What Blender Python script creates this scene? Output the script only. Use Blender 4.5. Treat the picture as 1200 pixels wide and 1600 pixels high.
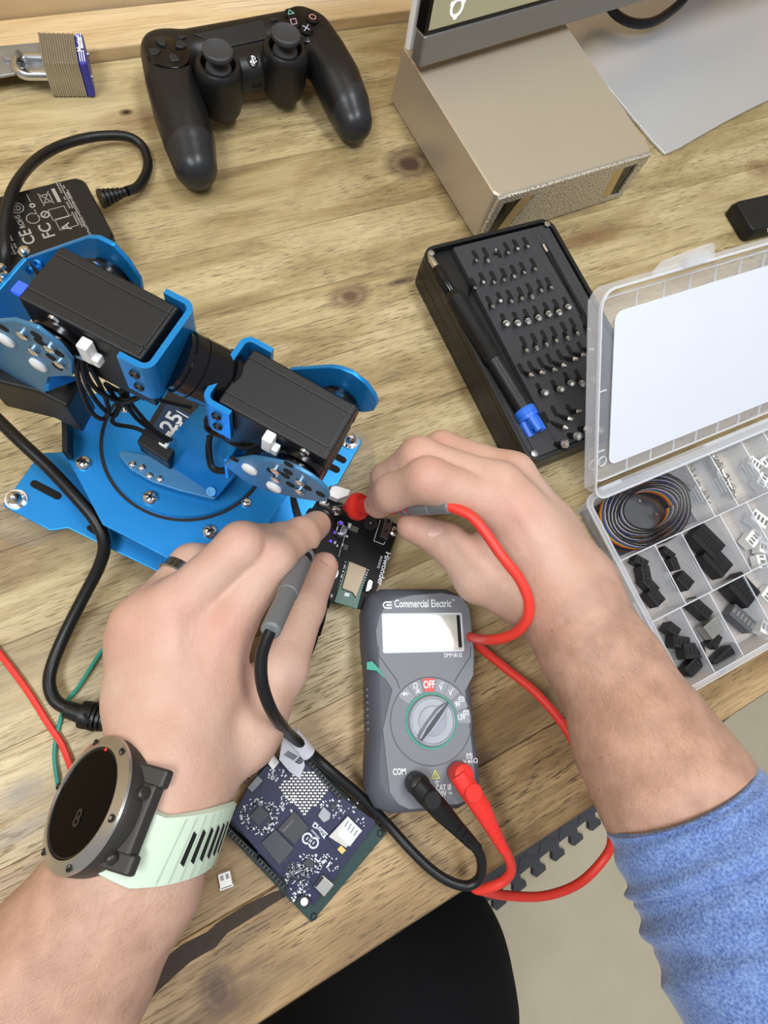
import bpy, bmesh, math, random
import numpy as np
from mathutils import Vector, Matrix, Quaternion
random.seed(7)
for _o in list(bpy.data.objects): bpy.data.objects.remove(_o)
SC = bpy.context.scene
COL = SC.collection
TZ = 0.76                      # table top height above the floor; sizes in metres
H = 0.38                       # camera height above the table top
FPX = 946.0                    # focal length in pixels of the 1200x1600 frame
# ---------------------------------------------------------------- camera
def _rx(a): c, s = math.cos(a), math.sin(a); return np.array([[1,0,0],[0,c,-s],[0,s,c]])
def _ry(a): c, s = math.cos(a), math.sin(a); return np.array([[c,0,s],[0,1,0],[-s,0,c]])
def _rz(a): c, s = math.cos(a), math.sin(a); return np.array([[c,-s,0],[s,c,0],[0,0,1]])
RM = _rx(-0.293625874) @ _ry(-0.20683543) @ _rz(-0.447358392) @ np.array([[1,0,0],[0,-1,0],[0,0,-1.0]])
cam_d = bpy.data.cameras.new('camera'); cam = bpy.data.objects.new('camera', cam_d); COL.objects.link(cam)
m = Matrix.Identity(4)
for i in range(3):
    m[i][0] = RM[0][i]; m[i][1] = -RM[1][i]; m[i][2] = -RM[2][i]
m[0][3], m[1][3], m[2][3] = 0, 0, TZ + H
cam.matrix_world = m
cam_d.sensor_fit = 'VERTICAL'; cam_d.sensor_height = 36; cam_d.lens = 36*FPX/1600; cam_d.clip_start = 0.01; cam_d.clip_end = 50
SC.camera = cam
# ---------------------------------------------------------------- world, lights, exposure
w = bpy.data.worlds.new('world'); SC.world = w; w.use_nodes = True
w.node_tree.nodes['Background'].inputs[0].default_value = (0.93, 0.96, 1.0, 1)
w.node_tree.nodes['Background'].inputs[1].default_value = 0.34
def area(name, loc, target, sx, sy, power, col=(1, 1, 1)):
    d = bpy.data.lights.new(name, 'AREA'); d.shape = 'RECTANGLE'; d.size = sx; d.size_y = sy; d.energy = power; d.color = col
    o = bpy.data.objects.new(name, d); COL.objects.link(o)
    o.location = Vector(loc) + Vector((0, 0, TZ))
    o.rotation_euler = (Vector(target) - Vector(loc)).to_track_quat('-Z', 'Y').to_euler()
    return o
area('ceiling_panel_light', (-0.70, -0.05, 1.55), (-.3, 0.0, 0), 0.9, 0.45, 18, (0.93, 0.97, 1.0))
area('ceiling_tube_light', (0.50, 0.00, 1.55), (0.1, 0.1, 0), 0.9, 0.30, 13, (0.96, 0.98, 1.0))
area('ceiling_tube_light', (-0.2, 1.0, 1.6), (0, 0.1, 0), 1.2, 0.16, 4, (1.0, 0.97, 0.93))
SC.view_settings.view_transform = 'Standard'; SC.view_settings.look = 'None'
SC.view_settings.gamma = 1; SC.view_settings.use_curve_mapping = False
SC.view_settings.exposure = 0.13
# ---------------------------------------------------------------- helpers
def P(px, py, z=0.0):
    """point of the bench scene seen at pixel (px,py) of the photograph, z millimetres above the table top"""
    d = RM.T @ np.array([(px-600)/FPX, (py-800)/FPX, 1.0])
    t = (z/1000 - H)/d[2]
    return Vector((d[0]*t, d[1]*t, z/1000 + TZ))
def lin(h):
    h = h.lstrip('#'); o = []
    for i in (0, 2, 4):
        c = int(h[i:i+2], 16)/255
        o.append(c/12.92 if c <= 0.04045 else ((c+0.055)/1.055)**2.4)
    return (*o, 1)
MATS = {}
def mat(name, col, rough=0.5, metal=0.0, var=0.12, vscale=60, bump=0.0, bscale=400, coat=0, trans=0, alpha=1, emis=0, spec=0.5, ior=1.45, sss=0, aniso=0):
    if name in MATS: return MATS[name]
    M = bpy.data.materials.new(name); M.use_nodes = True; nt = M.node_tree; b = nt.nodes['Principled BSDF']; MATS[name] = M
    c = lin(col) if isinstance(col, str) else (*col, 1)
    tc = nt.nodes.new('ShaderNodeTexCoord')
    n = nt.nodes.new('ShaderNodeTexNoise'); n.inputs['Scale'].default_value = vscale; n.inputs['Detail'].default_value = 4
    nt.links.new(tc.outputs['Object'], n.inputs['Vector'])
    r = nt.nodes.new('ShaderNodeMix'); r.data_type = 'RGBA'
    r.inputs[6].default_value = tuple(x*(1-var) for x in c[:3]) + (1,); r.inputs[7].default_value = tuple(min(1, x*(1+var)) for x in c[:3]) + (1,)
    nt.links.new(n.outputs['Fac'], r.inputs[0]); nt.links.new(r.outputs[2], b.inputs['Base Color'])
    b.inputs['Roughness'].default_value = rough; b.inputs['Metallic'].default_value = metal
    b.inputs['Coat Weight'].default_value = coat; b.inputs['Transmission Weight'].default_value = trans; b.inputs['Alpha'].default_value = alpha
    b.inputs['Specular IOR Level'].default_value = spec; b.inputs['IOR'].default_value = ior
    if sss: b.inputs['Subsurface Weight'].default_value = sss; b.inputs['Subsurface Radius'].default_value = (1, .3, .15); b.inputs['Subsurface Scale'].default_value = .003
    if emis: nt.links.new(r.outputs[2], b.inputs['Emission Color']); b.inputs['Emission Strength'].default_value = emis
    if bump:
        n2 = nt.nodes.new('ShaderNodeTexNoise'); n2.inputs['Scale'].default_value = bscale; n2.inputs['Detail'].default_value = 3
        nt.links.new(tc.outputs['Object'], n2.inputs['Vector'])
        bp = nt.nodes.new('ShaderNodeBump'); bp.inputs['Strength'].default_value = bump; bp.inputs['Distance'].default_value = 0.001
        nt.links.new(n2.outputs['Fac'], bp.inputs['Height']); nt.links.new(bp.outputs['Normal'], b.inputs['Normal'])
    return M
def cr(pts, n):
    """Catmull-Rom through pts (tuples of any length), n samples per span"""
    p = [np.array(q, float) for q in pts]; p = [2*p[0]-p[1]] + p + [2*p[-1]-p[-2]]; o = []
    for i in range(1, len(p)-2):
        for k in range(n):
            t = k/n
            o.append(0.5*((2*p[i]) + (p[i+1]-p[i-1])*t + (2*p[i-1]-5*p[i]+4*p[i+1]-p[i+2])*t*t + (3*p[i]-p[i-1]-3*p[i+1]+p[i+2])*t**3))
    o.append(p[-2]); return o
def rrect(w, d, r, n=5, cx=0, cy=0):
    o = []
    for (sx, sy, a0) in ((1, 1, 0), (-1, 1, 90), (-1, -1, 180), (1, -1, 270)):
        for k in range(n+1):
            a = math.radians(a0 + 90*k/n); o.append((cx+sx*(w/2-r)+r*math.cos(a), cy+sy*(d/2-r)+r*math.sin(a)))
    return o
def circ(r, n=24, cx=0, cy=0): return [(cx+r*math.cos(2*math.pi*k/n), cy+r*math.sin(2*math.pi*k/n)) for k in range(n)]
class MB:
    """collects shapes into one mesh"""
    def __init__(s): s.v = []; s.f = []; s.mi = []; s.m = 0; s.X = None
    def add(s, vs, fs):
        b = len(s.v)
        s.v += [(s.X @ Vector(v)) if s.X else Vector(v) for v in vs]
        s.f += [tuple(b+i for i in f) for f in fs]; s.mi += [s.m]*len(fs); return s
    def box(s, c, d, rz=0, M=None):
        R = Matrix.Rotation(rz, 3, 'Z'); vs = []
        for z in (-.5, .5):
            for y in (-.5, .5):
                for x in (-.5, .5):
                    q = Vector((x*d[0], y*d[1], z*d[2])); q = R @ q if M is None else M @ q
                    vs.append(Vector(c)+q)
        return s.add(vs, [(0,2,3,1),(4,5,7,6),(0,1,5,4),(2,6,7,3),(0,4,6,2),(1,3,7,5)])
    def prism(s, poly, z0, z1, top=None):
        """poly extruded from z0 to z1; top = scale or another polygon for the upper outline"""
        n = len(poly)
        tp = poly if top is None else top
        vs = [(x, y, z0) for x, y in poly] + [(x, y, z1) for x, y in tp]
        return s.add(vs, [tuple(range(n))[::-1], tuple(range(n, 2*n))] + [(i, (i+1) % n, n+(i+1) % n, n+i) for i in range(n)])
    def stack(s, layers):
        """layers: [(poly, z), ...] with equal vertex counts, lofted and capped"""
        n = len(layers[0][0]); vs = [(x, y, z) for pl, z in layers for x, y in pl]; fs = [tuple(range(n))[::-1]]
        for k in range(len(layers)-1): fs += [(k*n+i, k*n+(i+1) % n, (k+1)*n+(i+1) % n, (k+1)*n+i) for i in range(n)]
        fs.append(tuple(range((len(layers)-1)*n, len(layers)*n))); return s.add(vs, fs)
    def ring(s, outer, inner, z0, z1):
        n = len(outer)
        vs = [(x, y, z) for z in (z0, z1) for pl in (outer, inner) for x, y in pl]; fs = []
        for i in range(n):
            j = (i+1) % n
            fs += [(i, j, n+j, n+i)[::-1], (2*n+i, 2*n+j, 3*n+j, 3*n+i), (i, j, 2*n+j, 2*n+i), (n+j, n+i, 3*n+i, 3*n+j)]
        return s.add(vs, fs)
    def cyl(s, a, b, r0, r1=None, n=16, caps=True):
        return s.tube([a, b], [r0, r0 if r1 is None else r1], n, caps)
    def tube(s, pts, r, n=10, caps=True, flat=1.0, up=None):
        pts = [Vector(p) for p in pts]; k = len(pts); rs = r if isinstance(r, (list, tuple)) else [r]*k
        vs = []; fs = []; u = None
        for i, p in enumerate(pts):
            t = (pts[min(i+1, k-1)] - pts[max(i-1, 0)])
            t = t.normalized() if t.length > 1e-9 else Vector((0, 0, 1))
            if u is None:
                u = Vector(up) if up else (Vector((0, 0, 1)) if abs(t.z) < .9 else Vector((1, 0, 0)))
            u = u - t*u.dot(t)
            if u.length < 1e-6: u = t.orthogonal()
            u.normalize(); v = t.cross(u)
            for j in range(n):
                a = 2*math.pi*j/n; vs.append(p + v*(math.cos(a)*rs[i]) + u*(math.sin(a)*rs[i]*flat))
        for i in range(k-1):
            for j in range(n):
                j2 = (j+1) % n; fs.append((i*n+j, i*n+j2, (i+1)*n+j2, (i+1)*n+j))
        if caps: fs += [tuple(range(n))[::-1], tuple(range((k-1)*n, k*n))]
        return s.add(vs, fs)
    def lathe(s, prof, a=(0, 0, 0), ax=(0, 0, 1), n=24, ref=None):
        """prof: [(r, h), ...] revolved about axis ax through a"""
        ax = Vector(ax).normalized(); u = Vector(ref) if ref else ax.orthogonal(); u = (u-ax*u.dot(ax)).normalized(); v = ax.cross(u); a = Vector(a); vs = []; fs = []
        for r, h in prof:
            for j in range(n):
                t = 2*math.pi*j/n; vs.append(a + ax*h + (u*math.cos(t)+v*math.sin(t))*max(r, 1e-5))
        k = len(prof)
        for i in range(k-1):
            for j in range(n): fs.append((i*n+j, i*n+(j+1) % n, (i+1)*n+(j+1) % n, (i+1)*n+j))
        fs += [tuple(range(n))[::-1], tuple(range((k-1)*n, k*n))]
        return s.add(vs, fs)
    def ball(s, c, r, n=12, sc=(1, 1, 1)):
        prof = [(math.sin(math.pi*i/n), -math.cos(math.pi*i/n)) for i in range(n+1)]; b = len(s.v)
        s.lathe(prof, n=n*2); X = s.X
        for i in range(b, len(s.v)):
            q = (X.inverted() @ s.v[i]) if X else s.v[i]
            q = Vector((c[0]+q.x*r*sc[0], c[1]+q.y*r*sc[1], c[2]+q.z*r*sc[2])); s.v[i] = X @ q if X else q
        return s
    def plate(s, poly3, nrm, th):
        """flat polygon of 3-D points thickened by th along nrm"""
        nrm = Vector(nrm).normalized()*th; a = [Vector(p) for p in poly3]; n = len(a)
        return s.add(a + [p+nrm for p in a], [tuple(range(n))[::-1], tuple(range(n, 2*n))] + [(i, (i+1) % n, n+(i+1) % n, n+i) for i in range(n)])
WM = {}
def finish(me, sharp=35):
    bm = bmesh.new(); bm.from_mesh(me); bmesh.ops.recalc_face_normals(bm, faces=bm.faces); bm.to_mesh(me); bm.free()
    me.shade_smooth()
    if sharp: me.set_sharp_from_angle(angle=math.radians(sharp))
def wm(o): return WM.get(o.name, Matrix.Identity(4))
def obj(name, mb, mats, parent=None, bevel=0, sharp=35, label=None, kind=None, world=False, seg=2):
    """one mesh object; world=True: the collected points are scene coordinates, otherwise the parent's own"""
    me = bpy.data.meshes.new(name)
    vs = mb.v
    if world and parent is not None:
        I = wm(parent).inverted(); vs = [I @ v for v in vs]
    me.from_pydata([tuple(v) for v in vs], [], mb.f)
    mats = mats if isinstance(mats, (list, tuple)) else [mats]
    for q in mats: me.materials.append(q)
    if len(mats) > 1: me.polygons.foreach_set('material_index', mb.mi)
    finish(me, 0 if bevel else sharp)
    o = bpy.data.objects.new(name, me); COL.objects.link(o)
    if parent is not None: o.parent = parent; WM[o.name] = wm(parent)
    if bevel:
        bv = o.modifiers.new('bevel', 'BEVEL'); bv.width = bevel; bv.segments = seg; bv.limit_method = 'ANGLE'; bv.angle_limit = math.radians(40); bv.harden_normals = True
    if label: o['label'] = label
    if kind: o['kind'] = kind
    return o
def thing(name, label, cat, M=None, group=None):
    """an Empty at the thing's base"""
    o = bpy.data.objects.new(name, None); COL.objects.link(o); o.empty_display_size = .01
    if M is None: M = Matrix.Identity(4)
    elif not isinstance(M, Matrix): M = Matrix.Translation(Vector(M))
    o.matrix_basis = M; WM[o.name] = M.copy()
    return tag(o, label, cat, group)
def tag(o, label, cat, group=None, kind=None):
    o['label'] = label; o['category'] = cat
    if group: o['group'] = group
    if kind: o['kind'] = kind
    return o
def single(name, mb, mats, label, cat, group=None, bevel=0, sharp=35, kind=None):
    """a thing that is one mesh: its points are scene coordinates, its origin goes to their base"""
    xs = [v.x for v in mb.v]; ys = [v.y for v in mb.v]; c = Vector(((min(xs)+max(xs))/2, (min(ys)+max(ys))/2, min(v.z for v in mb.v)))
    mb.v = [v-c for v in mb.v]
    o = obj(name, mb, mats, None, bevel, sharp); o.location = c; WM[o.name] = Matrix.Translation(c)
    return tag(o, label, cat, group, kind)
def frame(o, x, z=0.0):
    """matrix standing at pixel o, height z mm, local x pointing at pixel x, local z up"""
    a = P(*o, z); b = P(*x, z); X = (b-a).normalized(); Z = Vector((0, 0, 1)); Y = Z.cross(X)
    return Matrix(((X.x, Y.x, Z.x, a.x), (X.y, Y.y, Z.y, a.y), (X.z, Y.z, Z.z, a.z), (0, 0, 0, 1)))
def axes(o, X, Z):
    X = Vector(X).normalized(); Z = Vector(Z); Z = (Z-X*Z.dot(X)).normalized(); Y = Z.cross(X); o = Vector(o)
    return Matrix(((X.x, Y.x, Z.x, o.x), (X.y, Y.y, Z.y, o.y), (X.z, Y.z, Z.z, o.z), (0, 0, 0, 1)))
def text(name, s, M, h, m_, parent, sx=1.0, bold=0.0, th=0.00008, align='CENTER', sp=1.0, label=None, kind=None):
    """raised print: M = scene matrix of the text's centre (x along the line, z off the surface); h = capital height in metres"""
    cu = bpy.data.curves.new(name, 'FONT'); cu.body = s; cu.align_x = align; cu.align_y = 'CENTER'; cu.size = h/0.69; cu.extrude = th; cu.offset = bold*h; cu.space_character = sp; cu.resolution_u = 3
    t = bpy.data.objects.new(name, cu); COL.objects.link(t)
    bpy.context.view_layer.update()
    me = bpy.data.meshes.new_from_object(t.evaluated_get(bpy.context.evaluated_depsgraph_get()))
    bpy.data.objects.remove(t); bpy.data.curves.remove(cu)
    T = wm(parent).inverted() @ M @ Matrix.Diagonal((sx, 1, 1, 1)) if parent is not None else M @ Matrix.Diagonal((sx, 1, 1, 1))
    me.transform(T); me.materials.clear(); me.materials.append(m_)
    o = bpy.data.objects.new(name, me); COL.objects.link(o)
    if parent is not None: o.parent = parent; WM[o.name] = wm(parent)
    if label: o['label'] = label
    if kind: o['kind'] = kind
    return o
def tpx(name, s, c, d, z, h, m_, parent, **k):
    """text lying flat: centred at pixel c, baseline running towards pixel d, at height z mm, capitals h mm"""
    return text(name, s, frame(c, d, z+0.05), h/1000, m_, parent, **k)
def hitp(px, py, M, ax=1, v=0.0):
    """local coordinates of the point where the view ray through a pixel meets the local plane coordinate[ax] = v of M"""
    I = M.inverted(); c = I @ Vector((0, 0, TZ+H)); d = (I @ P(px, py, 0)) - c
    return c + d*((v-c[ax])/d[ax])
def outl(px, z, M): return [tuple((M.inverted() @ P(x, y, z))[:2]) for x, y in px]
def copy_tree(o, M=None, parent=None, label=None):
    c = o.copy(); COL.objects.link(c); c.parent = parent
    if M is not None: c.matrix_basis = M
    if label: c['label'] = label
    WM[c.name] = (M.copy() if M is not None else wm(o)) if parent is None else wm(parent)
    for ch in list(o.children): copy_tree(ch, parent=c)
    return c
def wire(pts, r, n=8, spans=6):
    """tube through [(px,py,z_mm), ...]"""
    mb = MB(); mb.tube([Vector(q) for q in cr([P(*p) for p in pts], spans)], r, n); return mb
# ---- smooth blended bodies: distance fields on a grid, meshed by surface nets
def chain_df(G, pts):
    d = None
    for (a, ra), (b, rb) in zip(pts[:-1], pts[1:]):
        a = np.array(a, np.float32); b = np.array(b, np.float32); ba = b-a; L2 = float(ba @ ba) + 1e-12
        ax = [G[i]-a[i] for i in range(3)]
        t = np.clip((ax[0]*ba[0] + ax[1]*ba[1] + ax[2]*ba[2])/L2, 0, 1)
        q = np.sqrt((ax[0]-t*ba[0])**2 + (ax[1]-t*ba[1])**2 + (ax[2]-t*ba[2])**2) - (ra + (rb-ra)*t)
        d = q if d is None else np.minimum(d, q)
    return d
def smin(a, b, k):
    h = np.clip(0.5 + 0.5*(b-a)/k, 0, 1); return b + (a-b)*h - k*h*(1-h)
def soft_chain(G, pts, k):
    d = None
    for i in range(len(pts)-1):
        q = chain_df(G, pts[i:i+2]); d = q if d is None else smin(d, q, k)
    return d
def grid(lo, hi, h):
    ax = [np.arange(lo[i], hi[i]+h, h, dtype=np.float32) for i in range(3)]
    return np.meshgrid(*ax, indexing='ij', sparse=True), ax
def nets(F, ax, smooth=3):
    """surface nets: quads where the field changes sign"""
    s = F < 0; nx, ny, nz = F.shape
    cnt = np.zeros((nx-1, ny-1, nz-1), np.float32); acc = [np.zeros_like(cnt) for _ in range(3)]
    def sl(o): return tuple(slice(o[i], o[i]+(nx-1, ny-1, nz-1)[i]) for i in range(3))
    for d in range(3):
        o1, o2 = [k for k in range(3) if k != d]
        for i in (0, 1):
            for j in (0, 1):
                a = [0, 0, 0]; a[o1] = i; a[o2] = j; b = list(a); b[d] = 1
                Fa, Fb = F[sl(a)], F[sl(b)]; x = s[sl(a)] != s[sl(b)]
                t = np.where(x, Fa/np.where(x, Fa-Fb, 1), 0)
                cnt += x; acc[d] += t*x; acc[o1] += i*x; acc[o2] += j*x
    idx = -np.ones(cnt.shape, np.int64); act = cnt > 0; idx[act] = np.arange(act.sum())
    ii = np.argwhere(act); h = ax[0][1]-ax[0][0]
    V = np.stack([ax[d][0] + h*(ii[:, d] + acc[d][act]/cnt[act]) for d in range(3)], 1)
    Q = []
    for d in range(3):
        o1, o2 = [(1, 2), (2, 0), (0, 1)][d]
        n = [nx, ny, nz]; lo = [0, 0, 0]; hi = [nx, ny, nz]; lo[o1] = lo[o2] = 1; hi[d] -= 1; hi[o1] -= 1; hi[o2] -= 1
        A = tuple(slice(lo[i], hi[i]) for i in range(3)); B = list(A); B[d] = slice(1, hi[d]+1)
        sa, sb = s[A], s[tuple(B)]; e = np.argwhere(sa != sb) + np.array(lo); flip = sa[sa != sb]
        def at(u, v):
            q = e.copy(); q[:, o1] += u; q[:, o2] += v; return idx[q[:, 0], q[:, 1], q[:, 2]]
        q = np.stack([at(-1, -1), at(0, -1), at(0, 0), at(-1, 0)], 1)
        q[~flip] = q[~flip][:, ::-1]; Q.append(q)
    Q = np.concatenate(Q)
    E = np.concatenate([Q[:, [0, 1]], Q[:, [1, 2]], Q[:, [2, 3]], Q[:, [3, 0]]])
    for _ in range(smooth):
        S = np.zeros_like(V); c = np.zeros(len(V))
        for k in range(3): S[:, k] = np.bincount(E[:, 0], V[E[:, 1], k], len(V)) + np.bincount(E[:, 1], V[E[:, 0], k], len(V))
        c = np.bincount(E[:, 0], minlength=len(V)) + np.bincount(E[:, 1], minlength=len(V))
        V = 0.4*V + 0.6*S/np.maximum(c, 1)[:, None]
    return V, Q
def net_obj(name, V, Q, mats, parent, label=None, attrs=None):
    I = np.array(wm(parent).inverted()) if parent is not None else np.eye(4)
    V2 = V @ I[:3, :3].T + I[:3, 3]
    me = bpy.data.meshes.new(name); me.from_pydata(V2.tolist(), [], Q.tolist())
    for q in (mats if isinstance(mats, list) else [mats]): me.materials.append(q)
    for k, a in (attrs or {}).items():
        at = me.attributes.new(k, 'FLOAT', 'POINT'); at.data.foreach_set('value', a.astype(np.float32))
    me.shade_smooth()
    o = bpy.data.objects.new(name, me); COL.objects.link(o)
    if parent is not None: o.parent = parent; WM[o.name] = wm(parent)
    if label: o['label'] = label
    return o
# ---------------------------------------------------------------- the bench, wall and floor
def wood(name, pale, mid, dark, pore, knots=(), rough=0.42, sx=7, sy=95, streak=0.5, pores=0.75):
    M = bpy.data.materials.new(name); M.use_nodes = True; nt = M.node_tree; b = nt.nodes['Principled BSDF']; N = nt.nodes.new; Lk = nt.links.new
    ge = N('ShaderNodeNewGeometry'); oi = N('ShaderNodeObjectInfo')
    off = N('ShaderNodeVectorMath'); off.operation = 'SCALE'; off.inputs[0].default_value = (31, 17, 5); Lk(oi.outputs['Random'], off.inputs['Scale'])
    ad = N('ShaderNodeVectorMath'); ad.operation = 'ADD'; Lk(ge.outputs['Position'], ad.inputs[0]); Lk(off.outputs[0], ad.inputs[1])
    def noise(sc, detail, rgh=.55, dist=0, src=None):
        mp = N('ShaderNodeMapping'); mp.inputs['Scale'].default_value = sc; Lk((src or ad).outputs[0], mp.inputs[0])
        n = N('ShaderNodeTexNoise'); n.inputs['Scale'].default_value = 1; n.inputs['Detail'].default_value = detail; n.inputs['Roughness'].default_value = rgh; n.inputs['Distortion'].default_value = dist
        Lk(mp.outputs[0], n.inputs['Vector']); return n
    def ramp(src, stops):
        r = N('ShaderNodeValToRGB'); e = r.color_ramp.elements
        e[0].position, e[0].color = stops[0]; e[1].position, e[1].color = stops[-1]
        for p, c in stops[1:-1]: q = e.new(p); q.color = c
        Lk(src, r.inputs[0]); return r
    def mix(f, a, bb, mode='MIX'):
        q = N('ShaderNodeMix'); q.data_type = 'RGBA'; q.blend_type = mode
        if isinstance(f, float): q.inputs[0].default_value = f
        else: Lk(f, q.inputs[0])
        for k, v in ((6, a), (7, bb)):
            if isinstance(v, tuple): q.inputs[k].default_value = v
            else: Lk(v, q.inputs[k])
        return q.outputs[2]
    P_, Mi, Da, Po = lin(pale), lin(mid), lin(dark), lin(pore)
    n1 = noise((sx, sy*.35, sy*.35), 5, .6, .6)
    base = ramp(n1.outputs['Fac'], [(.30, Da), (.44, Mi), (.58, P_), (.8, P_)]).outputs[0]
    n2 = noise((sx*2.2, sy*2.6, sy), 4, .6, .3)
    st = ramp(n2.outputs['Fac'], [(.36, (1, 1, 1, 1)), (.52, (0, 0, 0, 1))]).outputs[0]
    sm = N('ShaderNodeMath'); sm.operation = 'MULTIPLY'; Lk(st, sm.inputs[0]); sm.inputs[1].default_value = streak
    base = mix(sm.outputs[0], base, Mi)
    n3 = noise((sx*13, sy*13, sy), 2, .5, .2)
    po = ramp(n3.outputs['Fac'], [(.33, (1, 1, 1, 1)), (.43, (0, 0, 0, 1))]).outputs[0]
    n4 = noise((sx*1.2, sy*.18, sy*.2), 2)
    pm = ramp(n4.outputs['Fac'], [(.35, (.15, .15, .15, 1)), (.62, (1, 1, 1, 1))]).outputs[0]
    pq = N('ShaderNodeMath'); pq.operation = 'MULTIPLY'; Lk(po, pq.inputs[0]); Lk(pm, pq.inputs[1])
    pr = N('ShaderNodeMath'); pr.operation = 'MULTIPLY'; Lk(pq.outputs[0], pr.inputs[0]); pr.inputs[1].default_value = pores
    base = mix(pr.outputs[0], base, Po)
    n5 = noise((sx*3.2, sy*15, sy), 3, .55, .15)
    fb = ramp(n5.outputs['Fac'], [(.32, (.80, .79, .77, 1)), (.47, (1, 1, 1, 1)), (.62, (1.06, 1.06, 1.05, 1))]).outputs[0]
    base = mix(1.0, base, fb, 'MULTIPLY')
    tn = ramp(oi.outputs['Random'], [(0, (.86, .83, .78, 1)), (.5, (1, 1, 1, 1)), (1, (1.1, 1.08, 1.05, 1))]).outputs[0]
    base = mix(1.0, base, tn, 'MULTIPLY')
    wob = noise((30, 30, 30), 3)
    for (kx, ky, rx, ry, amt, colr) in knots:
        s = N('ShaderNodeVectorMath'); s.operation = 'SUBTRACT'; Lk(ge.outputs['Position'], s.inputs[0]); s.inputs[1].default_value = (kx, ky, TZ)
        q = N('ShaderNodeVectorMath'); q.operation = 'MULTIPLY'; Lk(s.outputs[0], q.inputs[0]); q.inputs[1].default_value = (1/rx, 1/ry, 0)
        L = N('ShaderNodeVectorMath'); L.operation = 'LENGTH'; Lk(q.outputs[0], L.inputs[0])
        a = N('ShaderNodeMath'); a.operation = 'MULTIPLY_ADD'; Lk(wob.outputs['Fac'], a.inputs[0]); a.inputs[1].default_value = .9; Lk(L.outputs['Value'], a.inputs[2])
        h_ = N('ShaderNodeMath'); h_.operation = 'MULTIPLY'; Lk(a.outputs[0], h_.inputs[0]); h_.inputs[1].default_value = .5
        r = ramp(h_.outputs[0], [(.40, (amt,)*3+(1,)), (.52, (amt*.55,)*3+(1,)), (.58, (amt*.7,)*3+(1,)), (.82, (0, 0, 0, 1))]).outputs[0]
        base = mix(r, base, lin(colr))
    Lk(base, b.inputs['Base Color']); b.inputs['Roughness'].default_value = rough
    bp = N('ShaderNodeBump'); bp.inputs['Strength'].default_value = .5; bp.inputs['Distance'].default_value = .0006; bp.invert = True
    Lk(pr.outputs[0], bp.inputs['Height']); Lk(bp.outputs[0], b.inputs['Normal']); return M
KN = [(.272, .332, .022, .017, .95, '#38221c'), (.170, .232, .018, .011, .9, '#5a3a28'), (.080, .420, .030, .012, .45, '#6a3f28'), (.075, .428, .005, .003, 1, '#2c1c14'), (.300, .290, .045, .018, .35, '#5f4a30'),
      (.392, .224, .035, .008, .6, '#7a5534'), (-.070, -.129, .010, .012, .8, '#3d271a'), (-.075, -.135, .05, .012, .55, '#4a2f1d'), (.110, -.095, .035, .006, .6, '#3f3228'), (-.126, .006, .012, .007, .45, '#6a6a72'),
      (.214, .232, .012, .003, .9, '#3f2a20'), (.028, .228, .012, .012, .5, '#6f4626'), (-.100, .135, .05, .022, .6, '#6f4f2e'), (.620, .245, .02, .012, .6, '#6a4028'), (-.128, -.012, .022, .005, .4, '#77777c')]
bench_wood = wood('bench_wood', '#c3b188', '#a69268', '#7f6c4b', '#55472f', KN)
bench_wood2 = wood('bench_wood_brown_shaded', '#aa9068', '#8a704c', '#644f36', '#3d2f22', KN, streak=.65, pores=.9)  # front planks: browner wood, with the shade at the bench front mixed into its colours
bench = thing('workbench', 'long workbench with a top of grainy brown wooden planks under everything', 'workbench', (0.1, 0.16, 0))
rows = [.4775, .420, .362, .298, .246, .190, .135, .083, .030, -.025, -.098, -.153]
rg = random.Random(3)
X0, X1 = -1.15, 1.45
for i in range(len(rows)-1):
    y1, y0 = rows[i], rows[i+1]; x = X0; cuts = [X0]
    cuts += ([rg.uniform(-.75, -.35)] if i % 2 else []) + ([rg.uniform(.95, 1.2)] if i % 3 else []) + [X1]
    cuts[-1] = X1
    for a, c in zip(cuts[:-1], cuts[1:]):
        if c-a < .02: continue
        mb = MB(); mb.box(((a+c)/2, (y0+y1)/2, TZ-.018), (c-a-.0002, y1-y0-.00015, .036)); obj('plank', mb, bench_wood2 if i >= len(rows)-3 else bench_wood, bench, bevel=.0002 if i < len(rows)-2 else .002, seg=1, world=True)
steel_leg = mat('bench_steel', '#3a3a3c', .5, .6)
for sx in (-1.0, 1.3):
    for sy in (-.08, .40):
        mb = MB(); mb.box((sx, sy, (TZ-.036)/2), (.06, .06, TZ-.036)); obj('leg', mb, steel_leg, bench, bevel=.004, world=True)
crack_m = mat('crack_filler', '#3c3028', .8, var=.3, vscale=300, bump=.5)
mb = MB()
cpts = [(205, 1575, .2), (240, 1535, .2), (290, 1492, .2), (330, 1470, .2), (350, 1450, .2), (390, 1425, .2), (430, 1402, .2), (470, 1385, .2)]
up_, dn_ = [], []
for k, p in enumerate(cpts):
    wd = [14, 17, 15, 14, 11, 11, 8, 2][k]; up_.append(P(p[0]-wd*.5, p[1]-wd, .05)); dn_.append(P(p[0]+wd*.5, p[1]+wd*.7, .05))
mb.plate(up_+dn_[::-1], (0, 0, 1), .0002); obj('filled_crack', mb, crack_m, bench, world=True, label='dark filled crack')
# floor
fl = mat('floor_paint', '#cec2a6', .55, var=.10, vscale=16, bump=.05, bscale=60)
mb = MB(); mb.box((.4, 0, -.02), (5, 5, .04)); o = obj('floor', mb, fl); o['kind'] = 'structure'; o['label'] = 'beige painted concrete floor'
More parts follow.
